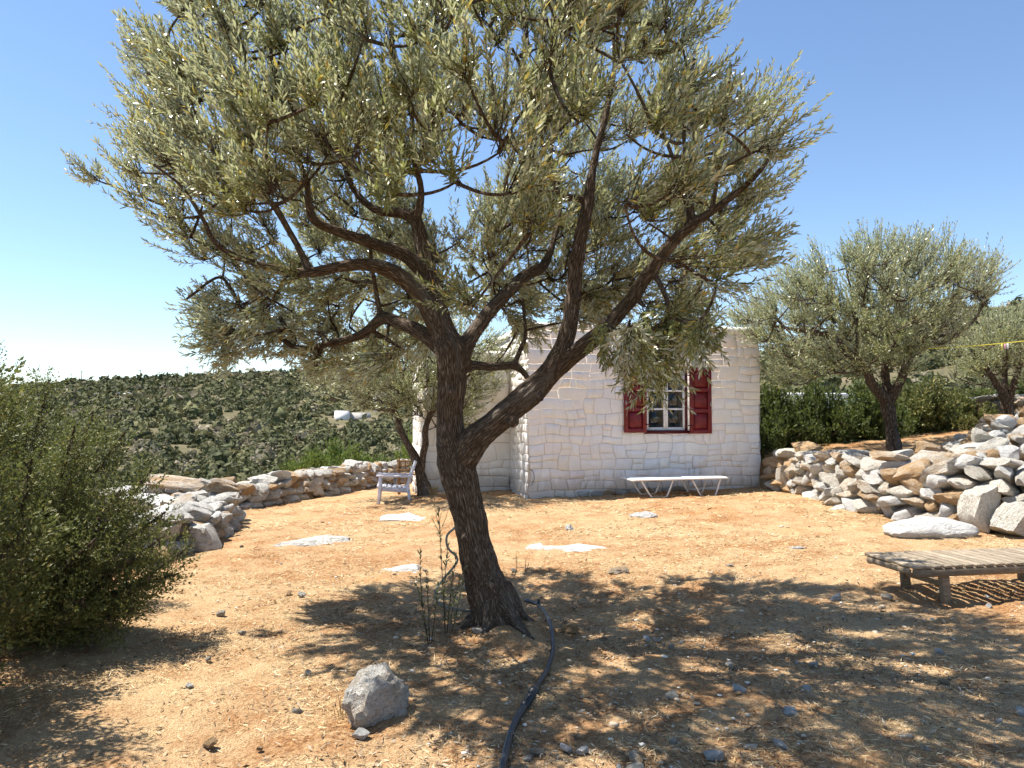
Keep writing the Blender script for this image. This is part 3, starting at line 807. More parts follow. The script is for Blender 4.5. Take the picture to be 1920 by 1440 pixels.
# the lower wing set back on the left
wing = part('wall', [box(-1.66, -.004, RET, RET + .45, HBASE, 2.72), box(-1.66, -1.2, RET + .45, 4.3, HBASE, 2.715), box(-1.2, -.004, 3.9, 4.3, HBASE, 2.71)], M['joint'], house)
stone_face(wing, ashlar(-1.66, -.01, -.1, 2.70, g, amin=.09), lambda u, v: np.stack([u, RET + 0 * u, v], -1), np.array([0, -1.0, 0]), g, M['wash'], 'stone_facing', joined=True, seed=27.0)
stone_face(wing, ashlar(0, 2.7, -.1, 2.70, g, amin=.10), lambda u, v: np.stack([-1.66 + 0 * u, RET + 2.7 - u, v], -1), np.array([-1.0, 0, 0]), g, M['wash'], 'stone_facing', joined=True, seed=33.0)
def roof_slab(x0, x1, y0, y1, z):
    """flat roof with a low rounded, hand-plastered rim"""
    bm = bmesh.new(); n = 26
    V, F = [], []
    prof = [(-.035, -.05), (-.05, .0), (-.035, .05), (.0, .075), (.06, .08), (.14, .06), (.16, -.06), (.5, -.10)]
    loop = [(x0 + (x1 - x0) * t, y0, 0, 1) for t in np.linspace(0, 1, n)] + [(x1, y0 + (y1 - y0) * t, -1, 0) for t in np.linspace(0, 1, n)][1:] + \
           [(x1 - (x1 - x0) * t, y1, 0, -1) for t in np.linspace(0, 1, n)][1:] + [(x0, y1 - (y1 - y0) * t, 1, 0) for t in np.linspace(0, 1, n)][1:-1]
    cx, cy = (x0 + x1) / 2, (y0 + y1) / 2; m = len(loop)
    for (d, h) in prof:
        for (x, y, nx, ny) in loop:
            kx = (x1 - x0 - 2 * d) / (x1 - x0); ky = (y1 - y0 - 2 * d) / (y1 - y0)
            q = np.array([[x * 3, y * 3, 0.3]])
            V.append((cx + (x - cx) * kx, cy + (y - cy) * ky, z + h + float(vnoise(q)[0]) * .018))
    k = np.arange(m); k2 = (k + 1) % m
    F4 = np.concatenate([np.stack([k + i * m, k2 + i * m, k2 + (i + 1) * m, k + (i + 1) * m], -1) for i in range(len(prof) - 1)])
    V.append((cx, cy, z - .10)); c = len(V) - 1; o = (len(prof) - 1) * m
    F3 = np.stack([k + o, k2 + o, np.full(m, c)], -1)
    bm.free()
    return np.array(V), [F4, F3]
part('roof', roof_slab(0, HW, 0, 4.2, HTOP), M['wash'], house, True)
part('roof', roof_slab(-1.66, -.02, RET, 4.3, 2.73), M['wash'], house, True)
part('room_floor', [box(TH, HW - TH, TH, 3.8, .15, .2)], M['curtain'], house)
for i in range(9):
    u = 1.0 + i * .23 + g.uniform(-.03, .03); wx, wy = HO[0] + u * math.cos(HT), HO[1] + u * math.sin(HT)
    place_stone(front, STONES_G[i], (u, -.03, H1(wx, wy) + .035), (.12, .06, .055), (0, 0, g.uniform(-.2, .2)), 'foundation_stone')
# window: red box frame, white casements with three panes each, dark room behind
win = part('window', [box(OU0, OU0 + .035, .02, .16, OZ0, OZ1), box(OU1 - .035, OU1, .02, .16, OZ0, OZ1), box(OU0 + .035, OU1 - .035, .02, .16, OZ1 - .035, OZ1), box(OU0 - .02, OU1 + .02, -.03, .16, OZ0 - .055, OZ0)], M['dred'], house)
a0, a1, zb, zt = OU0 + .037, OU1 - .037, OZ0 + .004, OZ1 - .037
mid = (a0 + a1) / 2
def casement(x0, x1):
    st = .042
    fr = [box(x0, x0 + st, .045, .085, zb, zt, .003), box(x1 - st, x1, .045, .085, zb, zt, .003), box(x0 + st, x1 - st, .046, .084, zb, zb + .055, .003), box(x0 + st, x1 - st, .046, .084, zt - .045, zt, .003)]
    hh = (zt - zb - .1) / 3
    for i in (1, 2): fr.append(box(x0 + st, x1 - st, .048, .080, zb + .055 + hh * i - .016, zb + .055 + hh * i + .016, .003))
    part('frame', fr, M['wpaint'], win)
    for i in range(3):
        z0 = zb + .055 + hh * i + .016; z1 = z0 + hh - .032
        part('pane', [box(x0 + st - .004, x1 - st + .004, .062, .066, z0 - .004, z1 + .004)], M['glass'], win)
casement(a0, mid - .002); casement(mid + .002, a1)
part('handle', [box(mid - .008, mid + .008, .030, .045, 1.80, 1.90, .003), tube([(mid, .03, 1.84), (mid, .005, 1.84), (mid - .045, .002, 1.84)], .006, 6)], M['metal'], win)
def shutter(x0, x1, hinge, ang, dz=0.0):
    s = part('shutter', [box(0, .001, 0, .001, 0, .001)], M['red'], house)
    w = x1 - x0; z0, z1 = OZ0 - .045, OZ1 + .03; fw = .075
    H3 = (z1 - z0 - fw * 4) / 3
    shp = [box(0, fw, -.036, 0, z0, z1, .004), box(w - fw, w, -.036, 0, z0, z1, .004)]
    for i in range(4):
        zz = z0 + i * (H3 + fw); shp.append(box(fw, w - fw, -.035, -.001, zz, zz + fw, .004))
    V, F = merge(shp); old = s.data; s.data = build('shutter', V, F, M['red'], link=False); bpy.data.meshes.remove(old)
    for i in range(3):
        zz = z0 + fw + i * (H3 + fw)
        V, F = box(fw - .002, w - fw + .002, -.020, -.010, zz - .002, zz + H3 + .002)
        V2, F2 = box(fw + .03, w - fw - .03, -.029, -.0199, zz + .03, zz + H3 - .03, .007)
        part('panel', [(V, F), (V2, F2)], M['red'], s)
    for zz in (z0 + .15, z1 - .15):
        hx = w if hinge > 0 else 0
        part('hinge', [box(hx - .05, hx + .05, -.041, -.0365, zz - .012, zz + .012, .002)], M['dred'], s)
    lx = .03 if hinge > 0 else w - .03
    part('latch', [box(lx - .008, lx + .008, -.052, -.037, 1.74, 1.82, .003)], M['metal'], s)
    s.location = (x0, -.028, dz); s.rotation_euler = (0, 0, ang)
    return s
shutter(1.765, 2.185, 1, R(-4), .012)
sh = shutter(3.035, 3.475, -1, R(3), -.012)
part('wire_loop', [tube(smooth_path([(.02, -.03, .62), (.08, -.05, .58), (.10, -.05, .46), (.06, -.04, .36), (.0, -.03, .33)], step=.02), .005, 5)], M['pipe'], house, True)

# ------------------------------------------------------------------ white sunbed at the house wall
def to_house(u, d): return HO[0] + u * math.cos(HT) - d * math.sin(HT), HO[1] + u * math.sin(HT) + d * math.cos(HT)
x, y = to_house(2.46, -.62)
bed = tag(empty('sunbed', (x, y, H1(x, y) - .01), HT - .02), 'white metal sunbed on bent tube legs against the house wall', 'sunbed')
BL, BW, BH = .86, .29, .31
part('frame', [tube(smooth_path([(-BL, -BW, BH), (BL, -BW, BH + .015)], step=.1), .016, 8), tube(smooth_path([(-BL, BW, BH), (BL, BW, BH + .015)], step=.1), .016, 8),
               tube([(-BL, -BW, BH), (-BL, BW, BH)], .016, 8), tube([(BL, -BW, BH + .015), (BL, BW, BH + .015)], .016, 8)], M['alu'], bed, True)
part('sling', [box(-BL + .02, .1, -BW + .012, BW - .012, BH + .004, BH + .022, .004)], M['sling'], bed)
part('sling', [box(.12, BL - .02, -BW + .012, BW - .012, BH + .012, BH + .030, .004)], M['sling'], bed)
for sy in (-1, 1):
    for (xa, xb, xc, xd) in ((-.70, -.50, -.26, -.12), (.22, .40, .62, .74)):
        part('leg', [tube(smooth_path([(xa, sy * (BW - .03), BH), (xb - .03, sy * (BW - .03), .045), (xb + .03, sy * (BW - .03), .014), (xc - .03, sy * (BW - .03), .014), (xc + .03, sy * (BW - .03), .045), (xd, sy * (BW - .03), BH)], step=.03), .0135, 8)], M['alu'], bed, True)

# ------------------------------------------------------------------ weathered wooden lounger at the right
q = on_ground(1790, 1137)
LA = R(10)
lz = H1(q[0], q[1])
lng = tag(empty('wooden_lounger', (3.30, 6.36, lz), LA), 'weathered grey slatted wooden lounger cut off by the right picture edge', 'lounger')
LL, LW, LH = 1.95, .64, .33
for yy in (0.0, LW - .045):
    part('rail', [box(.012, LL, yy, yy + .045, LH - .095, LH - .024, .012)], M['railwood'], lng)
g = np.random.default_rng(71)
ns = 20; pitch = LL / ns
for i in range(ns):
    w = .071 if i else .085
    part('slat', [box(-.004 + i * pitch, -.004 + i * pitch + w, -.004 + g.uniform(-.003, .003), LW + .004 + g.uniform(-.003, .003), LH - .0235, LH + g.uniform(-.001, .002), .005)], M['greywood'], lng)
part('end_rail', [box(-.02, .012, .04, LW - .04, LH - .075, LH - .03, .008)], M['railwood'], lng)
for xx in (.34, 1.55):
    for yy in (.047, LW - .047 - .055):
        b = H1(*(np.array([3.30, 6.36]) + np.array([math.cos(LA) * xx - math.sin(LA) * yy, math.sin(LA) * xx + math.cos(LA) * yy]))) - lz
        part('leg', [bar((xx + .012, yy + .027, b - .02), (xx - .012, yy + .027, LH - .026), .055, .075, .006, (1, 0, 0))], M['railwood'], lng)
    part('stretcher', [box(xx - .014, xx + .014, .10, LW - .10, .13, .185, .004)], M['railwood'], lng)

# ------------------------------------------------------------------ white armchair and the brown bench behind it
q = on_ground(742, 938)
chair = tag(empty('armchair', tuple(q), R(8)), 'white flaking wooden armchair facing left by the olive trunk', 'armchair')
W2, S = .27, .245           # half width, seat height; the chair faces -X
for sy in (-1, 1):
    part('leg', [bar((-.30, sy * W2, -.03), (-.28, sy * W2, .46), .05, .055, .004, (1, 0, 0))], M['chalkwood'], chair)
    part('leg', [bar((.26, sy * W2, -.03), (.22, sy * W2, .28), .05, .055, .004, (1, 0, 0))], M['chalkwood'], chair)
    part('back_post', [bar((.21, sy * W2 * .96, .26), (.36, sy * W2 * .96, .74), .045, .05, .004, (1, 0, 0))], M['chalkwood'], chair)
    part('armrest', [bar((-.35, sy * W2, .475), (.32, sy * W2, .45), .085, .032, .008)], M['chalkwood'], chair)
    part('seat_rail', [bar((-.30, sy * W2 * .9, S - .01), (.24, sy * W2 * .9, S - .05), .03, .075, .004)], M['chalkwood'], chair)
for i in range(6):
    xx = -.30 + i * .092
    part('seat_slat', [bar((xx, -W2 + .02, S + .038 - i * .007), (xx, W2 - .02, S + .038 - i * .007), .075, .02, .004)], M['chalkwood'], chair)
for i in range(5):
    yy = -.19 + i * .095
    part('back_slat', [bar((.235, yy, .30), (.355, yy, .70 + .03 * math.cos(i - 2)), .07, .018, .003, (1, 0, 0))], M['chalkwood'], chair)
part('back_rail', [bar((.352, -W2, .70), (.352, W2, .70), .05, .03, .004)], M['chalkwood'], chair)
part('back_rail', [bar((.255, -W2, .34), (.255, W2, .34), .05, .03, .004)], M['chalkwood'], chair)
part('front_apron', [bar((-.295, -W2, S - .02), (-.295, W2, S - .02), .025, .09, .004)], M['chalkwood'], chair)

q = P3(788, 912, 16.2); q[2] = H1(q[0], q[1])
bench = tag(empty('garden_bench', tuple(q), R(-12)), 'brown slatted wooden bench half hidden behind the white armchair', 'bench')
for xx in (-.38, .42):
    part('back_post', [bar((xx, -.24, -.02), (xx, -.28, .72), .05, .05, .004)], M['brownwood'], bench)
    part('leg', [bar((xx, .22, -.02), (xx, .22, .40), .05, .05, .004)], M['brownwood'], bench)
    part('armrest', [bar((xx, -.30, .56), (xx, .28, .56), .06, .03, .004)], M['brownwood'], bench)
for i in range(6): part('seat_slat', [bar((-.42, -.22 + i * .085, .40), (.46, -.22 + i * .085, .40), .065, .022, .003)], M['brownwood'], bench)
for zz in (.50, .68): part('back_rail', [bar((-.42, -.275, zz), (.46, -.275, zz), .06, .03, .003)], M['brownwood'], bench)
for i in range(8): part('back_slat', [bar((-.33 + i * .10, -.275, .52), (-.33 + i * .10, -.275, .67), .035, .015, .002, (1, 0, 0))], M['brownwood'], bench)

# ------------------------------------------------------------------ pipes
def ground_path(pts, lift):
    out = []
    for (px, py) in pts:
        q = on_ground(px, py); q[2] += lift; out.append(q)
    return np.array(out)
Pp = ground_path([(985, 1143), (1010, 1152), (1030, 1180), (1037, 1225), (1026, 1262), (1006, 1295), (985, 1330), (962, 1372), (944, 1440), (935, 1500)], .02)
Pp[0, 2] += .05; Pp[1, 2] += .05; Pp[2, 2] += .035; Pp[3, 2] += .02
pipe = tag(empty('irrigation_pipe', tuple(Pp[5])), 'black irrigation pipe curling from the trunk to the lower edge', 'pipe')
off = np.array(pipe.location)
part('hose', [tube(smooth_path(Pp[:6] - off, step=.03), .0145, 10)], M['pipe'], pipe, True)
part('hose', [tube(smooth_path(Pp[6:] - off, step=.03), .019, 10)], M['pipe'], pipe, True)
d = norm(Pp[6] - Pp[5])
part('coupling', [tube(np.array([Pp[5] - d * .02, Pp[5] + d * .03, Pp[5] + d * .031, Pp[5] + d * .10, Pp[5] + d * .101, Pp[6] + d * .03]) - off, [.018, .018, .027, .027, .023, .023], 12)], M['pipe'], pipe, True)
part('tap', [tube(np.array([Pp[1] + [0, 0, -.01], Pp[1] + [0, 0, .04]]) - off, .013, 8)], M['pipe'], pipe, True)
hp = np.array([P3(852, 990, 6.1), P3(838, 1005, 6.0), P3(840, 1028, 6.0), P3(858, 1050, 5.95), P3(832, 1085, 5.85), P3(816, 1110, 5.75), P3(822, 1130, 5.7), P3(845, 1140, 5.7), P3(880, 1146, 5.75), P3(930, 1150, 5.9)])
hp[:, 2] = np.maximum(hp[:, 2], H(hp[:, 0], hp[:, 1]) + .012)
tag(part('garden_hose', [tube(smooth_path(hp, step=.03), .009, 8)], M['hose'], None, True), 'grey garden hose looping behind the weeds left of the trunk', 'hose')

# ------------------------------------------------------------------ leaves and twigs
def inside_poly(x, y, poly):
    c = np.zeros(len(x), bool); n = len(poly)
    for i in range(n):
        x1, y1 = poly[i]; x2, y2 = poly[(i + 1) % n]
        if y1 == y2: continue
        c ^= ((y1 > y) != (y2 > y)) & (x < (x2 - x1) * (y - y1) / (y2 - y1) + x1)
    return c
def edge_dist(x, y, poly):
    p = np.stack([x, y], -1); best = np.full(len(x), 1e9); n = len(poly)
    for i in range(n):
        a = np.array(poly[i], float); b = np.array(poly[(i + 1) % n], float); d = b - a
        t = np.clip(((p - a) @ d) / max(d @ d, 1e-9), 0, 1); best = np.minimum(best, np.linalg.norm(p - a - t[:, None] * d, axis=1))
    return best
def leaves(pos, dirn, nrmv, L, w, full=True, droop=.06):
    """lens-shaped leaves: pos base, dirn axis, nrmv upper face"""
    n = len(pos); d = norm(dirn); u = norm(nrmv - d * np.sum(nrmv * d, -1, keepdims=True)); s = np.cross(d, u)
    L = L[:, None]; w = w[:, None]
    if full:
        V = np.stack([pos, pos + d * L * .34 + s * w * .5 + u * L * .03, pos + d * L * .34 - s * w * .5 + u * L * .03,
                      pos + d * L * .70 + s * w * .38 + u * L * .01, pos + d * L * .70 - s * w * .38 + u * L * .01, pos + d * L - u * L * droop], 1)
        o = (np.arange(n) * 6)[:, None]
        return V.reshape(-1, 3), [np.concatenate([o + np.array([0, 1, 2]), o + np.array([3, 5, 4])]), o + np.array([2, 1, 3, 4])]
    V = np.stack([pos, pos + d * L * .45 + s * w * .5, pos + d * L - u * L * droop, pos + d * L * .45 - s * w * .5], 1)
    return V.reshape(-1, 3), [(np.arange(n) * 4)[:, None] + np.arange(4)]
def shoots(base, ctrl, tip, nodes, g, L=(.048, .072), wr=.2, ang=(35, 62), start=.12, full=True, per=2, jit=.35):
    """leafy shoots: opposite leaf pairs along quadratic curves"""
    n = len(base); t = np.linspace(start, 1.0, nodes)[None, :] + g.uniform(-.03, .03, (n, nodes)); t = np.clip(t, 0, 1)[..., None]
    b, c, e = base[:, None], ctrl[:, None], tip[:, None]
    P = (1 - t) ** 2 * b + 2 * t * (1 - t) * c + t ** 2 * e
    T = norm(2 * (1 - t) * (c - b) + 2 * t * (e - c))
    ref = norm(g.normal(size=(n, 1, 3))); N1 = norm(np.cross(T, np.broadcast_to(ref, T.shape))); N2 = np.cross(T, N1)
    ph = (np.arange(nodes) * (np.pi / 2))[None, :] + g.uniform(0, 6.28, (n, 1))
    pos, dr, nn = [], [], []
    for k in range(per):
        a = ph + k * 2 * np.pi / per + g.normal(0, .3, (n, nodes)); side = np.cos(a)[..., None] * N1 + np.sin(a)[..., None] * N2
        th = np.radians(g.uniform(ang[0], ang[1], (n, nodes)))[..., None] * (1.1 - .55 * t)
        d = T * np.cos(th) + side * np.sin(th) + g.normal(0, jit * .35, (n, nodes, 3))
        pos.append(P); dr.append(d); nn.append(T * 1.0 - side * .3 + np.array([0, 0, .5]) + g.normal(0, jit, (n, nodes, 3)))
    pos = np.concatenate(pos, 1).reshape(-1, 3); dr = np.concatenate(dr, 1).reshape(-1, 3); nn = np.concatenate(nn, 1).reshape(-1, 3)
    m = len(pos); ll = g.uniform(*L, m)
    return leaves(pos, dr, nn, ll, ll * wr * g.uniform(.8, 1.2, m), full)
def quad_curves(base, ctrl, tip, k):
    t = np.linspace(0, 1, k)[None, :, None]
    return (1 - t) ** 2 * base[:, None] + 2 * t * (1 - t) * ctrl[:, None] + t ** 2 * tip[:, None]
def nearest(A, B):
    idx = np.empty(len(A), int); dist = np.empty(len(A))
    for i in range(0, len(A), 1500):
        D = np.linalg.norm(A[i:i + 1500, None] - B[None], axis=-1); idx[i:i + 1500] = D.argmin(1); dist[i:i + 1500] = D.min(1)
    return idx, dist

def spread(C, dmin, g):
    """thin a point set so that no two are closer than dmin"""
    keep = []
    for i in g.permutation(len(C)):
        if not keep or np.min(np.linalg.norm(C[keep, :3] - C[i, :3], axis=1)) > dmin: keep.append(i)
    return C[keep]
def crown(root, C, outward, skel, g, leafm, barkm, k=14, rad=.25, nodes=12, L=(.048, .072), wr=.2, full=True, r_b=(.014, .005), r_t=.003, off=None, up=.5):
    """fill a crown: boughs grow one from another off the limbs, each ends in a clump of leafy shoots"""
    off = np.zeros(3) if off is None else off
    m = len(C); O = norm(norm(outward) + np.array([0, 0, up]) + g.normal(0, .25, (m, 3)))
    R0 = rad * g.uniform(.7, 1.3, m)[:, None]; base = C - O * R0 * 1.25
    _, d0 = nearest(base, skel); grown = [skel]; BP = np.empty((m, 8, 3)); BR = np.empty((m, 8))
    for i in np.argsort(d0):
        A = np.vstack(grown); D = np.linalg.norm(A - base[i], axis=1) + .35 * np.maximum(A[:, 2] - base[i, 2] + .05, 0)
        j = int(D.argmin()); a = A[j]; ln = np.linalg.norm(base[i] - a)
        c = (a + base[i]) / 2 + g.normal(0, .10, 3) * ln + np.array([0, 0, -.10]) * ln
        q = quad_curves(a[None], c[None], base[i][None], 8)[0]; BP[i] = q; BR[i] = np.linspace(r_b[0] * (.5 + .6 * min(ln, 1.2)), r_b[1], 8)
        grown.append(q[3:])
    parts = [multi_tubes(BP, BR, 6)]
    n = m * k; b = np.repeat(base, k, 0) + g.normal(0, .02, (n, 3)); Oo = np.repeat(O, k, 0); Rk = np.repeat(R0, k, 0)
    ball = norm(g.normal(size=(n, 3))) * g.uniform(.25, 1, (n, 1)) ** .5
    tips = np.repeat(C, k, 0) + ball * Rk + Oo * Rk * .15
    ctrl = (b + tips) / 2 + ball * Rk * .25 + np.array([0, 0, -.03])
    parts.append(multi_tubes(quad_curves(b, ctrl, tips, 3), np.linspace(r_t * 1.2, r_t * .4, 3)[None].repeat(n, 0), 3))
    V, F = merge(parts); tag(build('twigs', V - off, F, barkm, root), kind='stuff')
    V, F = shoots(b, ctrl, tips, nodes, g, L, wr, full=full, start=.22)
    return tag(build('crown', V - off, F, leafm, root), kind='stuff')
def crown_points(poly, n, Yc, D, Rpx, g, clump=.9, freq=1.6, thr=-.12, holes=(), oval=None):
    xs = [p[0] for p in poly]; ys = [p[1] for p in poly]; out = []
    tot = 0
    while tot < n:
        m = 9000; x = g.uniform(min(xs), max(xs), m); y = g.uniform(min(ys), max(ys), m)
        k = inside_poly(x, y, poly); x, y = x[k], y[k]
        t = np.clip(edge_dist(x, y, poly) / Rpx, 0, 1); half = D * np.sqrt(np.clip(1 - (1 - t) ** 2, .03, 1))
        s = g.uniform(-1, 1, len(x)); s = np.sign(s) * np.abs(s) ** .75; yc = Yc
        if oval: half = half * np.sqrt(np.clip(1 - ((x - oval[0]) / oval[1]) ** 2, .08, 1)); yc = Yc - oval[2] * np.clip((x - oval[0]) / oval[1], 0, 1)
        dep = yc + half * s
        P = P3(x, y, dep); k = fbm(P * freq, 2) * clump + g.normal(0, .12, len(x)) > thr
        for (hx, hy, hr) in holes: k &= (((x - hx) / hr[0]) ** 2 + ((y - hy) / hr[1]) ** 2) > g.uniform(.7, 1.3, len(x))
        out.append(np.c_[P[k], x[k], y[k], dep[k] - Yc]); tot += k.sum()
    return np.vstack(out)[:n]

# ------------------------------------------------------------------ the main olive tree
MY = 5.6
SK = 0.00039 * 10                                  # metres per pixel at that depth
LIMBS = {                                          # px, py, depth offset, half width in px
 'trunk': [(936, 1215, 0, 64), (930, 1180, 0, 52), (917, 1120, 0, 43), (898, 1050, 0, 39), (882, 980, 0, 36), (868, 920, 0, 37), (853, 862, 0, 40), (843, 815, 0, 31), (843, 760, 0, 29), (848, 705, 0, 32), (845, 655, 0, 34), (826, 605, .02, 25), (814, 550, .04, 20), (801, 500, .06, 18), (790, 455, .08, 16), (780, 415, .10, 13.5), (752, 400, .14, 11), (702, 392, .2, 8), (660, 350, .3, 6), (640, 290, .4, 4.5), (610, 200, .5, 3)],
 'a2': [(780, 418, .10, 9), (790, 360, .02, 7), (775, 290, -.1, 6), (770, 210, -.2, 5), (740, 120, -.3, 4), (730, 0, -.4, 3)],
 'b': [(796, 512, .06, 15), (757, 478, 0, 13.5), (700, 457, -.1, 11.5), (640, 436, -.22, 10.5), (592, 416, -.32, 9), (578, 385, -.36, 7.5), (570, 330, -.42, 6), (540, 240, -.5, 4.5), (510, 120, -.6, 3.5), (500, 20, -.6, 2.5)],
 'c': [(826, 628, .02, 20), (793, 563, -.06, 19), (762, 527, -.14, 18), (720, 503, -.22, 15.5), (680, 496, -.30, 13), (640, 500, -.38, 11.5), (570, 512, -.5, 9.5), (500, 500, -.6, 7.5), (440, 480, -.7, 6.5), (402, 452, -.75, 5), (380, 410, -.8, 4), (340, 350, -.85, 3), (290, 310, -.9, 2.5)],
 'c2': [(580, 510, -.48, 7.5), (556, 455, -.5, 6.5), (528, 405, -.55, 6.5), (500, 370, -.6, 6), (470, 342, -.65, 5), (420, 300, -.7, 4), (360, 220, -.7, 3), (320, 120, -.7, 2.5)],
 'd': [(846, 668, .05, 18), (800, 630, .14, 17), (755, 608, .25, 15), (715, 597, .35, 12), (680, 625, .42, 9), (640, 640, .5, 8), (600, 652, .55, 7), (592, 690, .6, 4.5)],
 'd2': [(640, 640, .5, 6), (560, 652, .5, 6), (512, 622, .5, 5.5), (462, 592, .45, 5), (440, 555, .4, 4), (410, 520, .35, 3), (350, 560, .3, 2.5)],
 'd3': [(715, 598, .35, 6), (706, 550, .3, 5), (698, 500, .2, 4), (690, 440, .15, 3)],
 'e': [(858, 690, .0, 24), (878, 640, .08, 17), (912, 590, .22, 14.5), (950, 551, .38, 14), (986, 516, .55, 12.5), (1018, 497, .68, 10), (1040, 440, .85, 6), (1050, 370, 1.0, 4.5), (1030, 280, 1.1, 3.5)],
 'f': [(862, 690, 0, 14), (890, 686, .1, 9.5), (925, 688, .22, 8.5), (962, 686, .32, 8), (985, 705, .4, 5.5), (1000, 740, .45, 3.5)],
 'f2': [(962, 686, .32, 6), (975, 655, .36, 5), (985, 625, .4, 3.5), (980, 560, .5, 3)],
 'g': [(852, 880, 0, 36), (880, 838, -.03, 33), (922, 799, -.06, 29), (967, 761, -.09, 28), (1010, 722, -.12, 26), (1042, 684, -.14, 24), (1060, 640, -.14, 18), (1073, 565, -.12, 16.5), (1080, 495, -.1, 16), (1093, 432, -.08, 15), (1104, 372, -.05, 12.5), (1110, 318, -.02, 8), (1126, 255, .0, 7), (1142, 195, .05, 6), (1152, 130, .1, 5), (1150, 40, .1, 3.5), (1170, -60, .1, 3)],
 'g1': [(1104, 375, -.05, 8), (1052, 366, -.1, 7), (1038, 345, -.14, 5.5), (1015, 262, -.25, 4.5), (1004, 190, -.35, 3.5), (960, 90, -.4, 3)],
 'h': [(1030, 706, -.13, 21), (1082, 661, -.2, 18), (1132, 620, -.28, 16.5), (1180, 566, -.36, 15), (1220, 511, -.44, 13.5), (1262, 456, -.52, 12), (1302, 420, -.6, 10), (1340, 393, -.66, 8), (1400, 345, -.75, 5.5), (1440, 300, -.8, 4), (1480, 230, -.85, 3)],
 'h1': [(1292, 430, -.58, 6), (1280, 350, -.5, 4.5), (1240, 240, -.4, 4), (1215, 170, -.35, 3)],
 'h2': [(1300, 422, -.6, 5.5), (1292, 350, -.62, 4.5), (1284, 230, -.6, 3.8), (1300, 110, -.6, 3)],
 'h3': [(1225, 508, -.44, 6), (1248, 560, -.55, 4.5), (1262, 610, -.62, 3.5), (1250, 660, -.68, 2.5)],
 'h4': [(1335, 396, -.66, 5), (1345, 330, -.7, 4), (1360, 220, -.75, 3), (1370, 120, -.8, 2.5)],
}
tree_base = P3(930, 1190, MY); tree_base[2] = H1(tree_base[0], tree_base[1])
olive = tag(empty('olive_tree', tuple(tree_base)), 'large gnarled olive tree with leaning forked trunk in the foreground', 'tree')
def limb_arrays(tbl, Y, step=.03):
    out = {}
    for k, pts in tbl.items():
        a = np.array(pts, float); P = P3(a[:, 0], a[:, 1], Y + a[:, 2]); rd = a[:, 3] * (Y + a[:, 2]) / FPX * np.interp(a[:, 3], [8, 20], [1.0, .87])
        out[k] = smooth_path(P, rd, step)
    return out
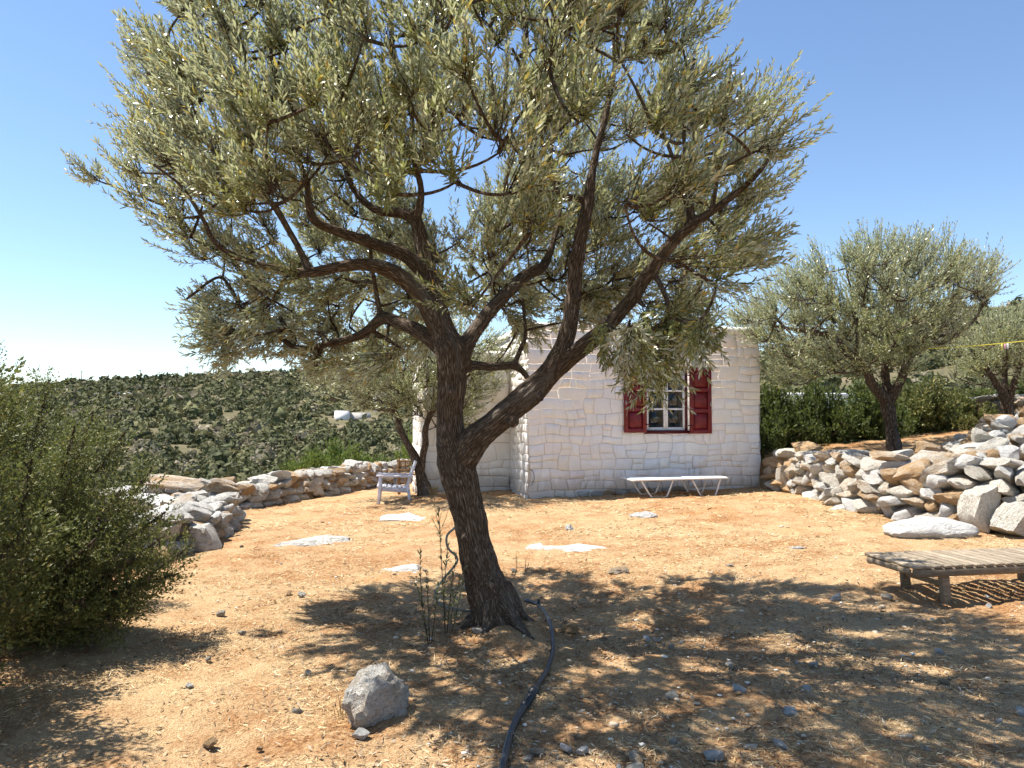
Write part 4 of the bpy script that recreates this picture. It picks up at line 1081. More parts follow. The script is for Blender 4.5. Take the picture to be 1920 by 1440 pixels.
def main_tree():
    g = np.random.default_rng(81)
    LM = limb_arrays(LIMBS, MY)
    THIN = .0165
    solid, thin = [], []
    samp, srad, sid, sT, sN, sB, sS = [], [], [], [], [], [], []
    names = list(LM)
    for li, k in enumerate(names):
        P, rd = LM[k]
        wob = fbm(np.c_[P * 3.5] + li * 7, 2); P = P + np.c_[wob, np.roll(wob, 3), wob * 0] * .012
        lump = 1 + .13 * fbm(P * 6 + li * 11, 3)
        T, N, B = frames(P); s = np.concatenate([[0], np.cumsum(np.linalg.norm(np.diff(P, axis=0), axis=1))])
        m = rd >= THIN
        if m.sum() >= 3:
            e = np.where(m)[0].max() + 1
            solid.append(tube(P[:e], (rd * lump)[:e], 14))
            samp.append(P[:e]); srad.append(rd[:e]); sid.append(np.full(e, li)); sT.append(T[:e]); sN.append(N[:e]); sB.append(B[:e]); sS.append(s[:e])
            if e < len(P) - 2: thin.append((k, P[e - 3:], rd[e - 3:] * lump[e - 3:] * .97))
        else: thin.append((k, P, rd * lump))
    # root flare
    b = tree_base
    for a, r0, ln in ((.2, .048, .26), (1.4, .042, .2), (2.6, .046, .24), (3.5, .050, .22), (4.4, .046, .22), (5.5, .050, .30)):
        d = np.array([math.cos(a), math.sin(a), 0])
        q = np.array([b + [.0, 0, .22] + d * .05, b + d * .13 + [0, 0, .09], b + d * (ln * .75) + [0, 0, .015], b + d * (ln + .15) + [0, 0, -.08]])
        q[:, 2] += np.array([0, 0, 1, 1]) * (H(q[:, 0], q[:, 1]) - b[2])
        Pq, rq = smooth_path(q, [r0 * 1.5, r0 * 1.25, r0 * .85, r0 * .45], .03); solid.append(tube(Pq, rq, 10))
        T, N, B = frames(Pq); samp.append(Pq); srad.append(rq); sid.append(np.zeros(len(Pq), int)); sT.append(T); sN.append(N); sB.append(B); sS.append(np.linspace(0, ln, len(Pq)))
    for (px, py, dz, dx, r) in [(962, 790, -.17, 0, .05), (846, 735, -.16, 0, .035), (1085, 560, -.18, 0, .03), (1012, 745, -.2, 0, .035), (870, 1010, -.13, 0, .03), (725, 500, -.3, 0, .03), (690, 452, -.16, 0, .03)]:
        c = P3(px, py, MY + dz); solid.append((c + ICO2[0] * r * np.array([1, .8, 1]), [ICO2[1]]))
    V, F = merge(solid)
    tmp = build('tmp', V, F); md = tmp.modifiers.new('r', 'REMESH'); md.mode = 'VOXEL'; md.voxel_size = .0115; md.use_smooth_shade = True
    dg = bpy.context.evaluated_depsgraph_get(); ev = tmp.evaluated_get(dg); me = ev.to_mesh()
    nv = len(me.vertices); co = np.empty(nv * 3, np.float32); me.vertices.foreach_get('co', co); co = co.reshape(-1, 3).astype(float)
    npo = len(me.polygons); li = np.empty(len(me.loops), np.int32); me.loops.foreach_get('vertex_index', li); FQ = li.reshape(npo, 4)
    ev.to_mesh_clear(); md_ = tmp.data; bpy.data.objects.remove(tmp); bpy.data.meshes.remove(md_)
    # relax
    for it in range(3):
        acc = np.zeros_like(co); cnt = np.zeros(nv)
        for a in range(4):
            for bb in ((a + 1) % 4, (a + 3) % 4):
                np.add.at(acc, FQ[:, a], co[FQ[:, bb]]); np.add.at(cnt, FQ[:, a], 1)
        co = co * .45 + .55 * acc / cnt[:, None]
    S = np.vstack(samp); SR = np.concatenate(srad); SI = np.concatenate(sid); ST = np.vstack(sT); SN = np.vstack(sN); SB = np.vstack(sB); SS = np.concatenate(sS)
    idx = np.empty(nv, int)
    for i in range(0, nv, 2000):
        D = np.linalg.norm(co[i:i + 2000, None] - S[None], axis=-1) - SR[None]; idx[i:i + 2000] = D.argmin(1)
    rel = co - S[idx]; a = np.sum(rel * SN[idx], 1); bb = np.sum(rel * SB[idx], 1); s = SS[idx] + np.sum(rel * ST[idx], 1)
    bc = np.stack([a, bb, s * .11 + SI[idx] * 3.7], -1)
    ridge = 1 - np.abs(fbm(np.stack([a * 34, bb * 34, s * 5.0 + SI[idx] * 9], -1), 2)) * 2
    nr = norm(rel - ST[idx] * np.sum(rel * ST[idx], 1, keepdims=True))
    amp = np.clip(SR[idx] / .14, .25, 1)
    co = co + nr * ((ridge - .4) * .010 * amp + fbm(co * 7, 2) * .012 * amp)[:, None]
    fid = SI[idx][FQ[:, 0]]
    skel_all = []
    for i, k in enumerate(names):
        f = FQ[fid == i]
        tubes = [tube(P, r, 8) for kk, P, r in thin if kk == k]
        Vp = np.zeros((0, 3)); parts = []
        if len(f):
            u, inv = np.unique(f, return_inverse=True); parts.append((co[u], [inv.reshape(-1, 4)], bc[u]))
        for t in tubes:
            q = t[0]; parts.append((q, t[1], np.c_[q[:, 0], q[:, 1], q[:, 2] * .2]))
        if not parts: continue
        V, Fm = merge([(p[0], p[1]) for p in parts]); at = np.vstack([p[2] for p in parts])
        build('trunk' if k == 'trunk' else 'branch', V - tree_base, Fm, M['bark'], olive, True, {'barkco': ('FLOAT_VECTOR', at)})
    for k in names:
        P, rd = LM[k]; skel_all.append(P[(rd < .05)][::3])
    skel = np.vstack(skel_all)
    poly = [(300, -330), (285, 0), (215, 22), (190, 65), (230, 120), (235, 165), (190, 205), (215, 265), (170, 290), (120, 287), (140, 330), (212, 368), (215, 430), (300, 455), (345, 500), (395, 525), (335, 560), (318, 605), (365, 630), (385, 672), (440, 682), (490, 640), (545, 665), (545, 715), (575, 760), (640, 765), (700, 730), (760, 690), (830, 650), (890, 600), (905, 700), (960, 725), (1000, 700), (1040, 640), (1100, 640), (1115, 685), (1165, 680), (1185, 745), (1262, 745), (1320, 700), (1345, 630), (1395, 580), (1440, 500), (1470, 440), (1495, 385), (1545, 325), (1560, 248), (1532, 205), (1520, 125), (1440, 118), (1400, 135), (1385, 105), (1365, 30), (1330, -40), (1280, -330)]
    C = crown_points(poly, 6000, MY + .25, 2.6, 330, g, 1.0, 1.3, -.10, oval=(830, 790, 1.05), holes=[(842, 335, (84, 92)), (935, 248, (85, 58)), (905, 95, (60, 45)), (1010, 60, (50, 42)), (1195, 300, (50, 55)), (850, 435, (62, 52)), (1330, 250, (45, 50)), (720, 70, (45, 40)), (1180, 100, (40, 40))])
    P, px, py, dd = C[:, :3], C[:, 3], C[:, 4], C[:, 5]
    # keep the limbs readable: under the crown the leaves sit mostly beyond them
    low = (py > 385) & (px > 600) & (px < 1300) & (dd < .3); lowl = (py > 375) & (px <= 600) & (px > 330) & (dd < .0)
    inner = (py > 430 + .10 * np.abs(px - 850)) & (px > 740) & (px < 1240)
    keep = ~((low & (g.uniform(size=len(px)) < .95)) | (lowl & (g.uniform(size=len(px)) < .88)) | (inner & (g.uniform(size=len(px)) < .25)))
    front_hang = (px > 1150) & (px < 1345) & (py > 590); left_hang = (px > 540) & (px < 720) & (py > 640)
    keep |= (front_hang & (g.uniform(size=len(px)) < .6)) | left_hang
    P, px, py = P[keep], px[keep], py[keep]
    hang = front_hang[keep]; P[hang] = P3(px[hang], py[hang], MY - .6 + g.normal(0, .35, hang.sum()))
    sel = spread(np.c_[P, px, py], .285, g); sel = sel[edge_dist(sel[:, 3], sel[:, 4], poly) > g.uniform(8, 42, len(sel))]; P, px, py = sel[:, :3], sel[:, 3], sel[:, 4]
    ok = P[:, 2] < 5.0 - .45 * np.maximum(P[:, 1] - 6.2, 0); P, px, py = P[ok], px[ok], py[ok]
    drop = np.zeros(len(P), bool)                      # no clump hides a thick limb from the side the path runs
    for k in ('trunk', 'b', 'c', 'c2', 'd', 'e', 'g', 'h'):
        a = np.array(LIMBS[k], float); a = a[a[:, 3] > 5.5]
        for u, v in zip(a[:-1], a[1:]):
            d = v[:2] - u[:2]; t = np.clip(((np.stack([px, py], -1) - u[:2]) @ d) / max(d @ d, 1e-6), 0, 1)
            q = np.hypot(px - u[0] - t * d[0], py - u[1] - t * d[1]); dep = MY + u[2] + t * (v[2] - u[2])
            drop |= (q < 62) & (P[:, 1] < dep + .22)
    drop &= g.uniform(size=len(P)) < .9
    P, px, py = P[~drop], px[~drop], py[~drop]
    hx = np.array([1190, 1232, 1262, 1212, 1300, 1272, 1152, 1242, 1205, 1318, 1180]); hy = np.array([690, 708, 695, 645, 655, 640, 648, 668, 720, 622, 665])
    hp_ = P3(hx, hy, MY - .65 + g.normal(0, .15, len(hx))); P = np.vstack([P, hp_]); px = np.r_[px, hx]; py = np.r_[py, hy]
    ex = np.concatenate([np.stack([g.uniform(700, 1420, 130), g.uniform(330, 640, 130), g.uniform(.45, 2.0, 130)], -1), np.stack([g.uniform(340, 660, 40), g.uniform(470, 690, 40), g.uniform(.3, 1.3, 40)], -1)])
    ex = ex[inside_poly(ex[:, 0], ex[:, 1], poly) & (np.hypot((ex[:, 0] - 842) / 60, (ex[:, 1] - 345) / 70) > 1) & (ex[:, 1] < 600 + 90 * (ex[:, 0] < 700))]
    eP = P3(ex[:, 0], ex[:, 1], MY + ex[:, 2]); far_ok = nearest(eP, P)[1] > .17; P = np.vstack([P, eP[far_ok]]); px = np.r_[px, ex[far_ok, 0]]; py = np.r_[py, ex[far_ok, 1]]
    hang = (px > 1150) & (px < 1345) & (py > 590)
    cen = P3(880, 520, MY); out = P - cen
    out[hang] = np.array([.3, -.3, -1.6]) + g.normal(0, .3, (hang.sum(), 3))
    lo = (py > 540) & (~hang); out[lo] = norm(out[lo]) + np.array([0, 0, -.6])
    crown(olive, P, out, skel, g, M['leaf'], M['bark2'], 15, .20, 12, (.040, .064), .225, True, (.016, .006), .0026, tree_base)
main_tree()

# ------------------------------------------------------------------ the other olive trees
def far_olive(label, Y, base_px, limbs, poly, n, D, Rpx, seed, leafm='leaf2', L=(.055, .085), nodes=9, behind=None, holes=(), cen=None, cl=.30):
    g = np.random.default_rng(seed)
    b = P3(base_px[0], base_px[1], Y); b[2] = H1(b[0], b[1])
    root = tag(empty('olive_tree', tuple(b)), label, 'tree')
    sk = []
    for i, pts in enumerate(limbs):
        a = np.array(pts, float); P = P3(a[:, 0], a[:, 1], Y + a[:, 2]); rd = a[:, 3] * Y / FPX * .78
        P, rd = smooth_path(P, rd, .06); P = P + np.c_[fbm(P * 2.2, 2), fbm(P * 2.2 + 5, 2), 0 * rd] * .05
        rd = rd * (1 + .18 * fbm(P * 5, 2))
        if i == 0: P[0, 2] = b[2] - .12; rd[:3] *= np.array([1.5, 1.25, 1.1])
        V, F = tube(P, rd, 12)
        nn = norm(V[:len(P) * 12] - np.repeat(P, 12, 0)); V[:len(P) * 12] += nn * (fbm(V[:len(P) * 12] * np.array([14, 14, 3.5]), 2) * .22 * np.repeat(rd, 12))[:, None]
        build('trunk' if i == 0 else 'branch', V - b, F, M['bark2'], root, True)
        sk.append(P[len(P) // 2 if i == 0 else len(P) // 4:])
    C = crown_points(poly, n * 3, Y, D, Rpx, g, 1.0, .9, -.12, holes); C = C[edge_dist(C[:, 3], C[:, 4], poly) > g.uniform(3, 22, len(C))]
    P = C[:, :3]; c = P3(cen[0], cen[1], Y)
    if behind is not None:
        k = ~((C[:, 4] > behind) & (C[:, 5] < .6) & (g.uniform(size=len(P)) < .9)); P = P[k]
    P = spread(P, cl * 1.27, g)
    crown(root, P, P - c, np.vstack(sk), g, M[leafm], M['bark2'], 13, cl, nodes, L, .27, False, (.022, .008), .004, b, .25)
    return root
far_olive('small olive tree with split trunk standing behind the white armchair', 14.3, (795, 922),
          [[(797, 925, 0, 15), (789, 890, 0, 12), (778, 860, 0, 11), (762, 830, 0, 8.5), (748, 800, 0, 7.5), (738, 772, .1, 7), (705, 765, .2, 5), (670, 740, .3, 3.5), (640, 700, .4, 2.5)],
           [(790, 885, 0, 8), (794, 840, -.1, 7.5), (797, 800, -.1, 7.5), (815, 765, 0, 6.5), (850, 730, .1, 5), (890, 690, .2, 3.5)], [(738, 774, .1, 5), (745, 740, 0, 4), (760, 690, -.1, 3), (770, 640, -.1, 2)]],
          [(560, 735), (545, 690), (600, 640), (680, 600), (780, 575), (880, 590), (960, 610), (985, 680), (960, 720), (915, 745), (890, 790), (860, 800), (850, 745), (820, 760), (760, 770), (690, 765), (640, 755)], 1300, 1.6, 90, 91, cen=(780, 760))
far_olive('broad olive tree with forked trunk behind the right stone wall', 14.0, (1674, 858),
          [[(1676, 862, 0, 19), (1672, 820, 0, 17), (1668, 780, 0, 16), (1664, 752, 0, 18), (1640, 725, -.1, 12), (1618, 690, -.2, 11), (1590, 660, -.3, 10), (1560, 632, -.4, 7.5), (1500, 620, -.5, 5), (1450, 610, -.5, 3)],
           [(1664, 760, 0, 14), (1666, 715, .1, 9), (1662, 680, .1, 8), (1663, 650, .1, 8), (1680, 615, .1, 7), (1685, 590, .1, 7), (1680, 540, 0, 4), (1660, 480, 0, 3)],
           [(1668, 756, 0, 13), (1690, 715, -.1, 11), (1702, 680, -.1, 10), (1715, 655, -.1, 8), (1740, 635, -.2, 7), (1790, 625, -.3, 6), (1820, 605, -.3, 5), (1850, 560, -.3, 3)],
           [(1600, 668, -.25, 5), (1610, 620, -.1, 4), (1600, 560, 0, 3), (1590, 510, 0, 2)]],
          [(1365, 590), (1380, 560), (1440, 520), (1480, 480), (1530, 470), (1550, 500), (1575, 540), (1585, 500), (1570, 480), (1590, 440), (1620, 425), (1660, 432), (1700, 425), (1740, 440), (1760, 424), (1790, 450), (1840, 462), (1885, 478), (1895, 510), (1870, 545), (1830, 560), (1840, 600), (1790, 640), (1740, 655), (1720, 690), (1640, 690), (1560, 700), (1480, 710), (1430, 720), (1420, 650), (1375, 625)], 2600, 2.2, 110, 92, behind=585, cen=(1660, 700))
far_olive('olive tree with several slim stems at the right picture edge', 17.5, (1893, 797),
          [[(1893, 800, 0, 14), (1888, 765, 0, 13), (1882, 740, 0, 11), (1862, 710, 0, 7), (1840, 680, 0, 5), (1815, 650, 0, 3)],
           [(1886, 745, 0, 8), (1884, 700, .1, 6), (1880, 650, .1, 5), (1880, 610, 0, 3)], [(1890, 755, 0, 9), (1905, 700, -.1, 7), (1925, 660, -.2, 5), (1950, 620, 0, 3)]],
          [(1775, 690), (1790, 640), (1830, 600), (1860, 570), (1920, 560), (2000, 570), (2050, 630), (2040, 690), (1960, 710), (1900, 700), (1840, 715), (1800, 720)], 1300, 1.9, 90, 93, behind=660, cen=(1890, 740))

# ------------------------------------------------------------------ junipers
def juniper_geo(plumes, g, n_spray, size, tl, barkr=.02, slivers=14, up=.5, wr=.42):
    """plumes: (base, tip, radius); feathery sprays of short cords around each plume axis"""
    B = np.array([p[0] for p in plumes], float); E = np.array([p[1] for p in plumes], float); Rr = np.array([p[2] for p in plumes], float)
    ln = np.linalg.norm(E - B, axis=1); wgt = ln * Rr; pick = g.choice(len(plumes), n_spray, p=wgt / wgt.sum())
    bend = np.array([0, 0, -.12]) * ln[:, None] + g.normal(0, .05, B.shape) * ln[:, None]
    ctrl = (B + E) / 2 + bend
    t = g.uniform(.12, 1.0, n_spray) ** .85; tt = t[:, None]
    ax = (1 - tt) ** 2 * B[pick] + 2 * tt * (1 - tt) * ctrl[pick] + tt ** 2 * E[pick]
    T = norm(2 * (1 - tt) * (ctrl[pick] - B[pick]) + 2 * tt * (E[pick] - ctrl[pick]))
    rv = g.normal(size=(n_spray, 3)); rv = norm(rv - T * np.sum(rv * T, 1, keepdims=True))
    prof = np.sqrt(np.clip(1 - ((t - .45) / .60) ** 2, .02, 1))
    q = Rr[pick] * prof * g.uniform(.25, 1.05, n_spray) ** .6 * (1 + .35 * fbm(ax * 4, 2))
    c = ax + rv * q[:, None]
    d = norm(rv * .75 + T * .55 + np.array([0, 0, up]) + g.normal(0, .3, (n_spray, 3)))
    L = g.uniform(*tl, n_spray)[:, None]; base = c - d * L * .5; tip = c + d * L * .5; ct = c + g.normal(0, .12, (n_spray, 3)) * L
    V, F = shoots(base, ct, tip, slivers // 2, g, size, wr, (25, 55), 0.0, False, 2, .6)
    tw = multi_tubes(np.stack([ax, base], 1)[::2], np.linspace(barkr * .09, barkr * .04, 2)[None].repeat((n_spray + 1) // 2, 0), 3)
    st = multi_tubes(quad_curves(B, ctrl, E, 8), np.linspace(barkr, barkr * .25, 8)[None] * (.6 + .5 * ln[:, None] / ln.max()), 6)
    return (V, F), tw, st
def juniper(name, label, loc, plumes, seed, n_spray, size, tl, leafm, barkr=.02, slivers=14, group=None, cat='bush'):
    g = np.random.default_rng(seed)
    root = tag(empty(name, loc), label, cat, group)
    fol, tw, st = juniper_geo(plumes, g, n_spray, size, tl, barkr, slivers)
    part('stem', [st], M['jbark'], root, True)
    tag(part('twigs', [tw], M['jbark'], root), kind='stuff')
    tag(build('foliage', fol[0], fol[1], M[leafm], root), kind='stuff')
    return root
jb = np.array([-3.75, 5.75, 0]); jb[2] = H1(jb[0], jb[1])
def jp(px, py, Y, r, o=(0, 0, .1)): return (np.array(o, float), P3(px, py, Y) - jb, r * .78)
pl = [jp(92, 712, 5.9, .30), (np.array([0, 0, .1]), np.array([-.55, .25, 2.15]), .38), jp(175, 770, 5.7, .26), jp(235, 810, 5.6, .22), jp(285, 880, 5.5, .24), jp(20, 730, 6.2, .32), jp(140, 800, 5.3, .30), jp(60, 860, 5.0, .34),
      jp(225, 920, 5.2, .28), jp(360, 1020, 5.7, .22), jp(335, 1075, 5.4, .24), jp(310, 960, 5.5, .24), jp(300, 1010, 5.2, .26), jp(285, 1080, 5.25, .26), jp(180, 1010, 4.95, .32), jp(60, 1000, 4.75, .36), jp(160, 1120, 4.9, .28), jp(250, 1140, 5.1, .22), jp(30, 1120, 4.7, .34),
      (np.array([0, 0, .1]), np.array([-1.1, -.2, 1.7]), .45), (np.array([0, 0, .1]), np.array([-1.3, .5, 1.1]), .5), (np.array([0, 0, .1]), np.array([-.9, -.9, .8]), .45), (np.array([0, 0, .1]), np.array([-.2, 1.0, 1.3]), .42), (np.array([0, 0, .1]), np.array([.5, .9, .8]), .38), jp(130, 900, 5.2, .34), jp(-40, 700, 5.5, .34), jp(-60, 900, 4.9, .36)]
juniper('juniper_bush', 'big feathery juniper bush filling the left foreground', tuple(jb), pl, 301, 15500, (.016, .030), (.12, .24), 'jleaf', .030, 14)
# a second one just outside the left edge: its shade falls on the lower left ground
j2 = np.array([-3.32, 3.95, 0]); j2[2] = H1(j2[0], j2[1])
g = np.random.default_rng(302)
pl2 = [(np.array([0, 0, .05]), np.array([math.cos(a) * g.uniform(.3, .72), math.sin(a) * g.uniform(.3, .95), g.uniform(.9, 1.85)]), g.uniform(.24, .36)) for a in np.linspace(0, 6.28, 17)]
juniper('juniper_bush', 'juniper bush at the left picture edge in front of the big feathery one', tuple(j2), pl2, 303, 6500, (.026, .044), (.14, .26), 'jleaf', .028, 12)

# background bushes: a few shapes, each bush its own copy
PROTO = []
for i in range(4):
    g = np.random.default_rng(320 + i); P = []
    for k in range(15):
        a = g.uniform(0, 6.28); r = g.uniform(.1, .85); hh = g.uniform(.65, 1.0) * (1.15 - .5 * r)
        P.append((np.array([math.cos(a) * .08, math.sin(a) * .08, .02]), np.array([math.cos(a) * r, math.sin(a) * r, hh]), g.uniform(.20, .32)))
    for k in range(9):
        a = g.uniform(0, 6.28); P.append((np.array([0, 0, .03]), np.array([math.cos(a) * .9, math.sin(a) * .9, g.uniform(.2, .45)]), .28))
    fol, tw, st = juniper_geo(P, g, 1500, (.055, .095), (.16, .28), .022, 10, .35, .5)
    PROTO.append((fol, tw, st))
PM = {}
def bush(i, leafm, name, label, loc, sc, rz, group, cat='bush'):
    key = (i, leafm)
    if key not in PM:
        f, t, s = PROTO[i]
        PM[key] = (build('foliage', f[0], f[1], M[leafm], link=False), build('stem', *s, M['jbark'], link=False))
    root = tag(empty(name, tuple(loc), rz), label, cat, group); root.scale = sc
    o = tag(add_obj('foliage', PM[key][0], root), kind='stuff'); add_obj('stem', PM[key][1], root)
    return root
RB = [(1440, 718, 16.6, 'dark juniper bush touching the house corner behind the right wall', 'jleaf2', 1.0), (1488, 752, 17.4, 'dark juniper bush second from the house corner', 'jleaf2', .9), (1533, 716, 16.8, 'pointed dark juniper bush third from the house corner', 'jleaf2', .95), (1588, 744, 17.6, 'dark green juniper bush left of the forked olive trunk', 'jleaf2', 1.0),
      (1634, 712, 17.0, 'taller juniper bush just left of the forked olive trunk', 'jleaf2', 1.0), (1690, 728, 17.6, 'juniper bush directly behind the forked olive trunk', 'jleaf', .95), (1738, 712, 17.2, 'light green juniper bush right of the forked olive trunk', 'jleaf', 1.0), (1790, 722, 18.0, 'juniper bush above the pale rubble heap', 'jleaf', 1.0), (1846, 728, 20.5, 'juniper bush behind the short upper stone wall', 'jleaf2', 1.1), (1930, 705, 21.5, 'juniper bush behind the slim stemmed olive at the right edge', 'jleaf2', 1.3)]
for k, (px, top, Y, lab, lm, wd) in enumerate(RB):
    q = P3(px, top, Y); b = H1(q[0], Y); h = q[2] - b
    bush(k % 4, lm, 'juniper_bush', lab, (q[0], Y, b - .05), (wd * 1.0, wd * .9, h * 1.0), k * 1.9, 'juniper bushes behind the right wall')
LB = [(585, 842, 24.5, 'bright green juniper left in the row beyond the curved wall'), (628, 832, 26, 'taller bright green juniper in the middle of the row beyond the curved wall'), (665, 838, 25, 'bright green juniper right of the middle one beyond the curved wall'), (700, 846, 25.5, 'small bright green juniper nearest the armchair beyond the curved wall'),
      (545, 862, 27, 'low dull juniper at the left end of the row beyond the curved wall'), (795, 800, 23, 'green shrub beside the red flower behind the split olive trunk')]
for k, (px, top, Y, lab) in enumerate(LB):
    q = P3(px, top, Y); b = H1(q[0], Y); h = q[2] - b
    bush(k % 4, 'jgreen' if k != 4 else 'jleaf2', 'juniper_bush' if k < 5 else 'green_shrub', lab, (q[0], Y, b - .1), (1.0, 1.0, h), k * 2.3, 'bushes beyond the curved wall')

# hibiscus with one red flower
q = P3(781, 812, 17.5); b = H1(q[0], 17.5)
hib = tag(empty('hibiscus', (q[0], 17.5, b)), 'slender hibiscus with one red flower between the olive stems', 'shrub')
g = np.random.default_rng(340); hh = q[2] - b
tips = np.array([[0, 0, hh]] + [[g.normal(0, .18), g.normal(0, .18), hh * g.uniform(.5, .95)] for _ in range(12)])
st = multi_tubes(quad_curves(np.zeros((13, 3)), tips * np.array([.3, .3, .6]), tips, 6), np.linspace(.012, .004, 6)[None].repeat(13, 0), 5)
part('stem', [st], M['jbark'], hib, True)
V, F = shoots(tips * .45, tips * .75, tips * 1.02, 9, g, (.06, .09), .55, (50, 80), .1, False)
tag(build('foliage', V, F, M['jgreen'], hib), kind='stuff')
a = np.arange(5) * 2 * np.pi / 5
fd = np.stack([np.cos(a), -.5 + 0 * a, np.sin(a)], -1)
V, F = leaves(np.repeat(np.array([[0, -.03, hh]]), 5, 0), fd, np.repeat([[0, -1.0, 0]], 5, 0) + g.normal(0, .1, (5, 3)), np.full(5, .075), np.full(5, .075))
part('flower', (V, F), M['petal'], hib, True)

# ------------------------------------------------------------------ weeds and suckers round the trunk
def weed(name, label, spots, seed, mat='weed', L=(.022, .045), dens=26, cat='plant', wr=.27):
    g = np.random.default_rng(seed); b = on_ground(*spots[0][:2]); root = tag(empty(name, tuple(b)), label, cat)
    bs, tp = [], []
    for (px, py, tx, ty) in spots:
        q = on_ground(px, py); t = P3(tx, ty, q[1] + g.normal(0, .06)); bs.append(q - b - [0, 0, .02]); tp.append(t - b)
    bs = np.array(bs); tp = np.array(tp); ct = (bs + tp) / 2 + g.normal(0, .025, bs.shape)
    for i in range(len(bs)): part('stem', [multi_tubes(quad_curves(bs[i:i + 1], ct[i:i + 1], tp[i:i + 1], 8), np.linspace(.004, .0016, 8)[None], 5)], M['bark2'], root, True)
    V, F = shoots(bs, ct, tp, dens, g, L, wr, (30, 70), .15, True, 2, .5)
    k = np.arange(len(V) // 6)[g.uniform(size=len(V) // 6) < .75]
    V = V.reshape(-1, 6, 3)[k].reshape(-1, 3); o = (np.arange(len(k)) * 6)[:, None]
    tag(build('foliage', V, [np.concatenate([o + np.array([0, 1, 2]), o + np.array([3, 5, 4])]), o + np.array([2, 1, 3, 4])], M[mat], root), kind='stuff')
    return root
weed('olive_sucker', 'tall thin olive sucker shoots beside the left of the trunk', [(835, 1185, 822, 955), (834, 1188, 840, 1020), (838, 1186, 856, 1040), (842, 1190, 872, 1060), (846, 1185, 868, 1090)], 351, L=(.03, .055), dens=30)
weed('olive_sucker', 'shorter olive sucker shoots left of the tall ones', [(805, 1210, 788, 1038), (806, 1208, 800, 1075), (803, 1212, 782, 1100), (808, 1205, 822, 1090)], 352, dens=24, L=(.028, .05))
weed('dry_weed', 'two short dry weed stalks right of the trunk', [(964, 1078, 968, 1040), (984, 1075, 986, 1045), (985, 1075, 992, 1056)], 353, dens=8, L=(.012, .022))
weed('dry_sapling', 'bare branching seedling between the trunk and the flat pale rock', [(828, 1010, 826, 965), (827, 990, 815, 950), (827, 990, 840, 958), (826, 1000, 812, 975)], 354, dens=6, L=(.03, .05))
g = np.random.default_rng(360)
def grass_tuft(label, px, py, n, h, seed, Y=None):
    g = np.random.default_rng(seed); b = on_ground(px, py) if Y is None else np.array([*P3(px, py, Y)[:2], 0]); b[2] = H1(b[0], b[1])
    a = g.uniform(0, 6.28, n); r = g.uniform(0, h * .22, n); bs = np.stack([np.cos(a) * r, np.sin(a) * r, 0 * a - .01], -1)
    ln = g.uniform(.5, 1, n) * h; sp = g.uniform(.1, .6, n); tp = bs + np.stack([np.cos(a) * sp * ln, np.sin(a) * sp * ln, ln], -1)
    V, F = multi_tubes(quad_curves(bs, bs + (tp - bs) * np.array([.3, .3, .65]), tp, 5), np.linspace(.0035, .001, 5)[None].repeat(n, 0) * (h / .3 + .4), 3)
    o = build('grass_tuft', V, F, M['straw']); o.location = tuple(b); return tag(o, label, 'grass')
grass_tuft('pale dry grass clump behind the curved wall left of the bench', 738, 880, 160, .75, 361, 21.0)
grass_tuft('dry grass stalks standing on the curved wall right of the junipers', 610, 905, 40, .6, 362, 20.5)
grass_tuft('dry grass clump at the foot of the split olive trunk', 812, 930, 120, .22, 363)
grass_tuft('thin dry stalks beside the foreground boulder', 640, 1345, 9, .16, 364)

# ------------------------------------------------------------------ clothes line
c0, c1 = P3(1718, 655, 13.9), P3(1985, 632, 11.0)
line = tag(empty('clothes_line', tuple(c0)), 'yellow clothes line tied to the forked olive and leaving the picture at the right', 'clothes line')
pts = quad_curves(np.zeros((1, 3)), ((c1 - c0) / 2 + [0, 0, -.05])[None], (c1 - c0)[None], 20)[0]
part('cord', [tube(pts, .006, 6)], M['rope'], line, True)
w = norm(c1 - c0)
for i, (px, m, lab) in enumerate([(1906, 'yell', 'yellow clothes peg on the cord'), (1912, 'pink', 'pink clothes peg beside the yellow one'), (1917, 'wpaint', 'white clothes peg nearest the right edge')]):
    t = (px - 1718) / 267 * .93; t = t * c0[1] / (c1[1] + t * (c0[1] - c1[1])) if False else t
    p = pts[0] + (pts[-1] - pts[0]) * t + np.array([0, 0, -.1 * 2 * t * (1 - t)])
    peg = tag(empty('clothes_peg', tuple(c0 + p)), lab, 'clothes peg')
    for s in (-1, 1): part('jaw', [bar((0, s * .008, .012), (0, s * .004, -.075), .022, .009, .002)], M[m], peg)
    part('spring', [tube([(-.012, 0, -.02), (.012, 0, -.02)], .007, 6)], M['metal'], peg)

# ------------------------------------------------------------------ far buildings and poles
def far_house(name, label, px, py, Y, w, d, h, rz=0.0, openings=(), mat='housew', cat='house'):
    q = P3(px, py, Y); b = H1(q[0], q[1]); root = tag(empty(name, (q[0], q[1], b), rz), label, cat)
    part('wall', [box(-w / 2, w / 2, -d / 2, d / 2, -1.5, h, .03)], M[mat], root)
    part('roof', [box(-w / 2 - .08, w / 2 + .08, -d / 2 - .08, d / 2 + .08, h + .002, h + .18, .05)], M[mat], root)
    for (ox, oz, ow, oh, kind) in openings:
        f = part(kind, [box(ox - ow / 2 - .08, ox + ow / 2 + .08, -d / 2 - .06, -d / 2 + .05, oz - .06, oz + oh + .08)], M[mat], root)
        part('pane', [box(ox - ow / 2, ox + ow / 2, -d / 2 - .08, -d / 2 - .058, oz, oz + oh)], M['dark'], f)
    return root
far_house('white_house', 'tall white house on the far slope left of the split olive', 712, 800, 165, 2.6, 4, 3.6, .2, [(-.2, 1.2, .8, 1.0, 'window')])
q = P3(660, 814, 150); q[2] = H1(q[0], q[1])
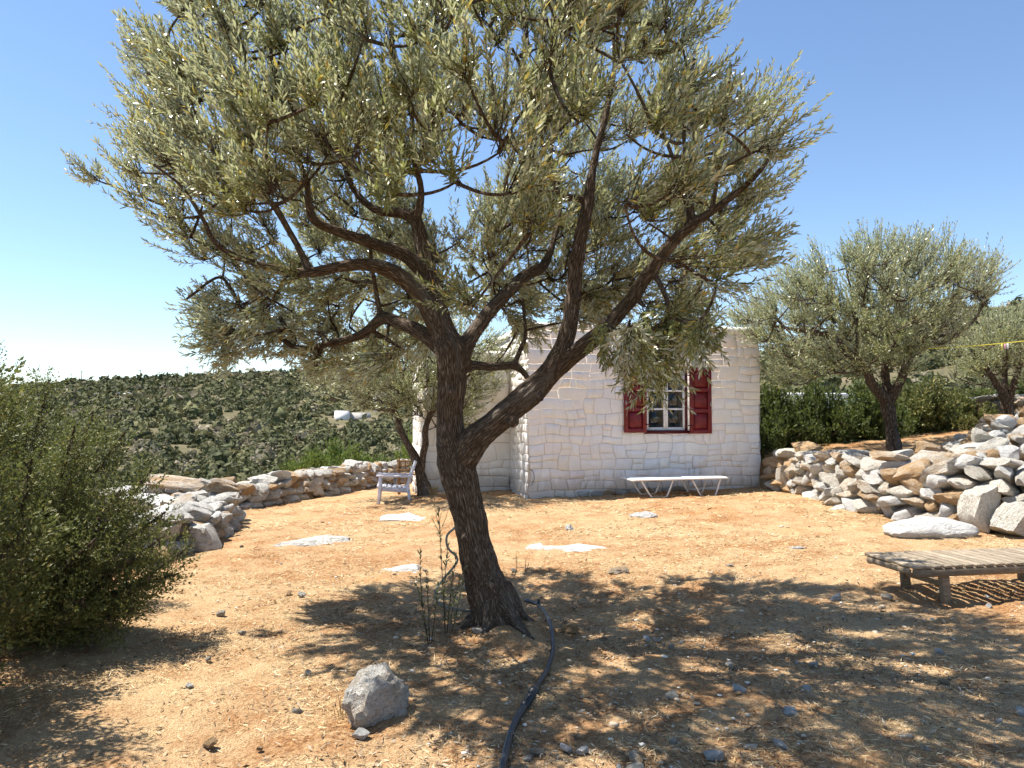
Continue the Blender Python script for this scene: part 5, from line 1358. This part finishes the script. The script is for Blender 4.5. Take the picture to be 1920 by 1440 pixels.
tw_ = tag(empty('terrace_wall', tuple(q), -.2), 'long low grey white wall on the slope below the tall white house', 'wall')
part('panel', [box(-3.6, -.6, -.25, .25, -1, 1.7)], M['housew'], tw_); part('panel', [box(-.59, 3.6, .3, .8, -1, 1.35)], M['plaster'], tw_); part('coping', [box(-3.7, -.55, -.32, .32, 1.702, 1.82)], M['plaster'], tw_)
far_house('white_house', 'small white house on the ridge at the far left', 28, 716, 290, 7, 6, 5.0, .1, [(-1.5, 1.0, 1.0, 1.3, 'window'), (1.5, 1.0, 1.0, 1.3, 'window')])
far_house('white_house', 'white building glimpsed through the dark junipers right of the house', 1500, 770, 40, 5.5, 4, .95, .15, [])
for k, (px, lab) in enumerate([(262, 'utility pole on the ridge nearest the middle of the hill'), (152, 'utility pole on the ridge left of the juniper tip'), (350, 'utility pole on the ridge nearest the olive leaves')]):
    az = math.atan((px - 960) / FPX); r = 300; x, y = math.sin(az) * r, math.cos(az) * r; b = H1(x, y)
    p = tag(empty('utility_pole', (x, y, b)), lab, 'pole', 'utility poles on the ridge')
    part('post', [tube([(0, 0, -1), (0, 0, 5.2)], [.14, .10], 8)], M['pole'], p); part('crossarm', [box(-.7, .7, -.06, .06, 4.7, 4.85)], M['pole'], p)
q = on_ground(213, 745, 60); ruin = tag(empty('ruined_terrace', tuple(q)), 'pale ruined terrace wall among the scrub high on the left hillside', 'ruin')
g = np.random.default_rng(370)
for i in range(26):
    place_stone(ruin, STONES_G[g.integers(18)], ((i - 13) * .42 + g.normal(0, .1), g.normal(0, .3), .25 + g.uniform(0, .9)), (g.uniform(.3, .6), .5, g.uniform(.2, .4)), (g.normal(0, .2), g.normal(0, .2), g.normal(0, .3)))

# ------------------------------------------------------------------ hillside scrub
def scrub():
    g = np.random.default_rng(380)
    az, rr = [], []
    n = 8600
    a = np.radians(np.where(g.uniform(size=n) < .72, g.uniform(-40, -6, n), g.uniform(-6, 42, n)))
    r = 26 + 330 * g.uniform(0, 1, n) ** .62
    x, y = np.sin(a) * r, np.cos(a) * r
    dl = side_dist(np.stack([x, y], -1), LEFT_EDGE); inn = (x > -5) & (y < 27)
    p = np.stack([x, y, 0 * x], -1)
    dens = fbm(p * .05, 3) + g.normal(0, .15, n)
    k = (dens > -1.2) & ~inn & (dl > 1.8) | ((np.degrees(a) > 12) & (r > 30))
    # sparse stony patches near the buildings
    x, y, r, dens = x[k], y[k], r[k], dens[k]; n = len(x); z = H(x, y)
    R0 = np.clip(np.exp(g.normal(.12, .34, n)), .45, 2.3) * (1 + .15 * (r > 150)) * np.where(dens < -.34, .68, 1.08); Hh = R0 * g.uniform(.75, 1.25, n)
    near = r < 75
    for (px, py, Y, w) in [(716, 800, 165, 6), (660, 812, 150, 9), (28, 716, 290, 9), (1500, 770, 40, 6)]:
        q = P3(px, py, Y); d = np.hypot(x - q[0], y - q[1]); ln = math.hypot(q[0], q[1]); inf = (np.abs(x * q[1] - y * q[0]) / ln < w * .55) & (r < ln) & (r > ln - 22)
        kill = (d < w) | inf; R0 = np.where(kill, .3, R0); Hh = np.where(kill, .3, Hh)
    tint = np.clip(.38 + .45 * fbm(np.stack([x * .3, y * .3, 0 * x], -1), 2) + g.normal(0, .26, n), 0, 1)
    parts, tints = [], []
    for lo, hi, K in ((0, 60, 190), (60, 120, 75), (120, 220, 34), (220, 500, 22)):
        m = np.where((r >= lo) & (r < hi))[0]
        if not len(m): continue
        d = norm(g.normal(size=(len(m), K, 3))); d[..., 2] = np.abs(d[..., 2]) * 1.15 - .18; d = norm(d)
        lump = 1 + .28 * fbm((d * 2.2 + m[:, None, None] * 5.1).reshape(-1, 3), 2).reshape(len(m), K)
        rad = g.uniform(.72, 1.03, (len(m), K)) * lump
        c = np.stack([x[m], y[m], z[m]], -1)[:, None] + d * rad[..., None] * np.stack([R0[m], R0[m], Hh[m]], -1)[:, None]
        s = R0[m][:, None] * np.sqrt(4.6 / K) * g.uniform(.55, 1.1, (len(m), K))
        t1 = norm(g.normal(size=d.shape)); nn = norm(d + g.normal(0, .55, d.shape)); t1 = norm(np.cross(nn, t1)); t2 = np.cross(nn, t1)
        V = np.stack([c + t1 * s[..., None], c + t2 * s[..., None] * .55, c - t1 * s[..., None], c - t2 * s[..., None] * .55], 2).reshape(-1, 3)
        F = (np.arange(len(m) * K) * 4)[:, None] + np.arange(4); parts.append((V, [F])); tints.append(np.repeat(np.clip(np.repeat(tint[m], K) + g.normal(0, .06, len(m) * K), 0, 1), 4))
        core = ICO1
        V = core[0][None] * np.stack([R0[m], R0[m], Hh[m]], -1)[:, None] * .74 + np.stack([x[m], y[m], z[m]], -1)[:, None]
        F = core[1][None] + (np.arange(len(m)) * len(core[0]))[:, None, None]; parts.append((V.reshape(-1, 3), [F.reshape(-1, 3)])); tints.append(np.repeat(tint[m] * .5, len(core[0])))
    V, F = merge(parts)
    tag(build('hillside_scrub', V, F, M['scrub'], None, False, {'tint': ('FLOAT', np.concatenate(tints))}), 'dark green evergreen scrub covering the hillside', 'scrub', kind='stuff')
scrub()
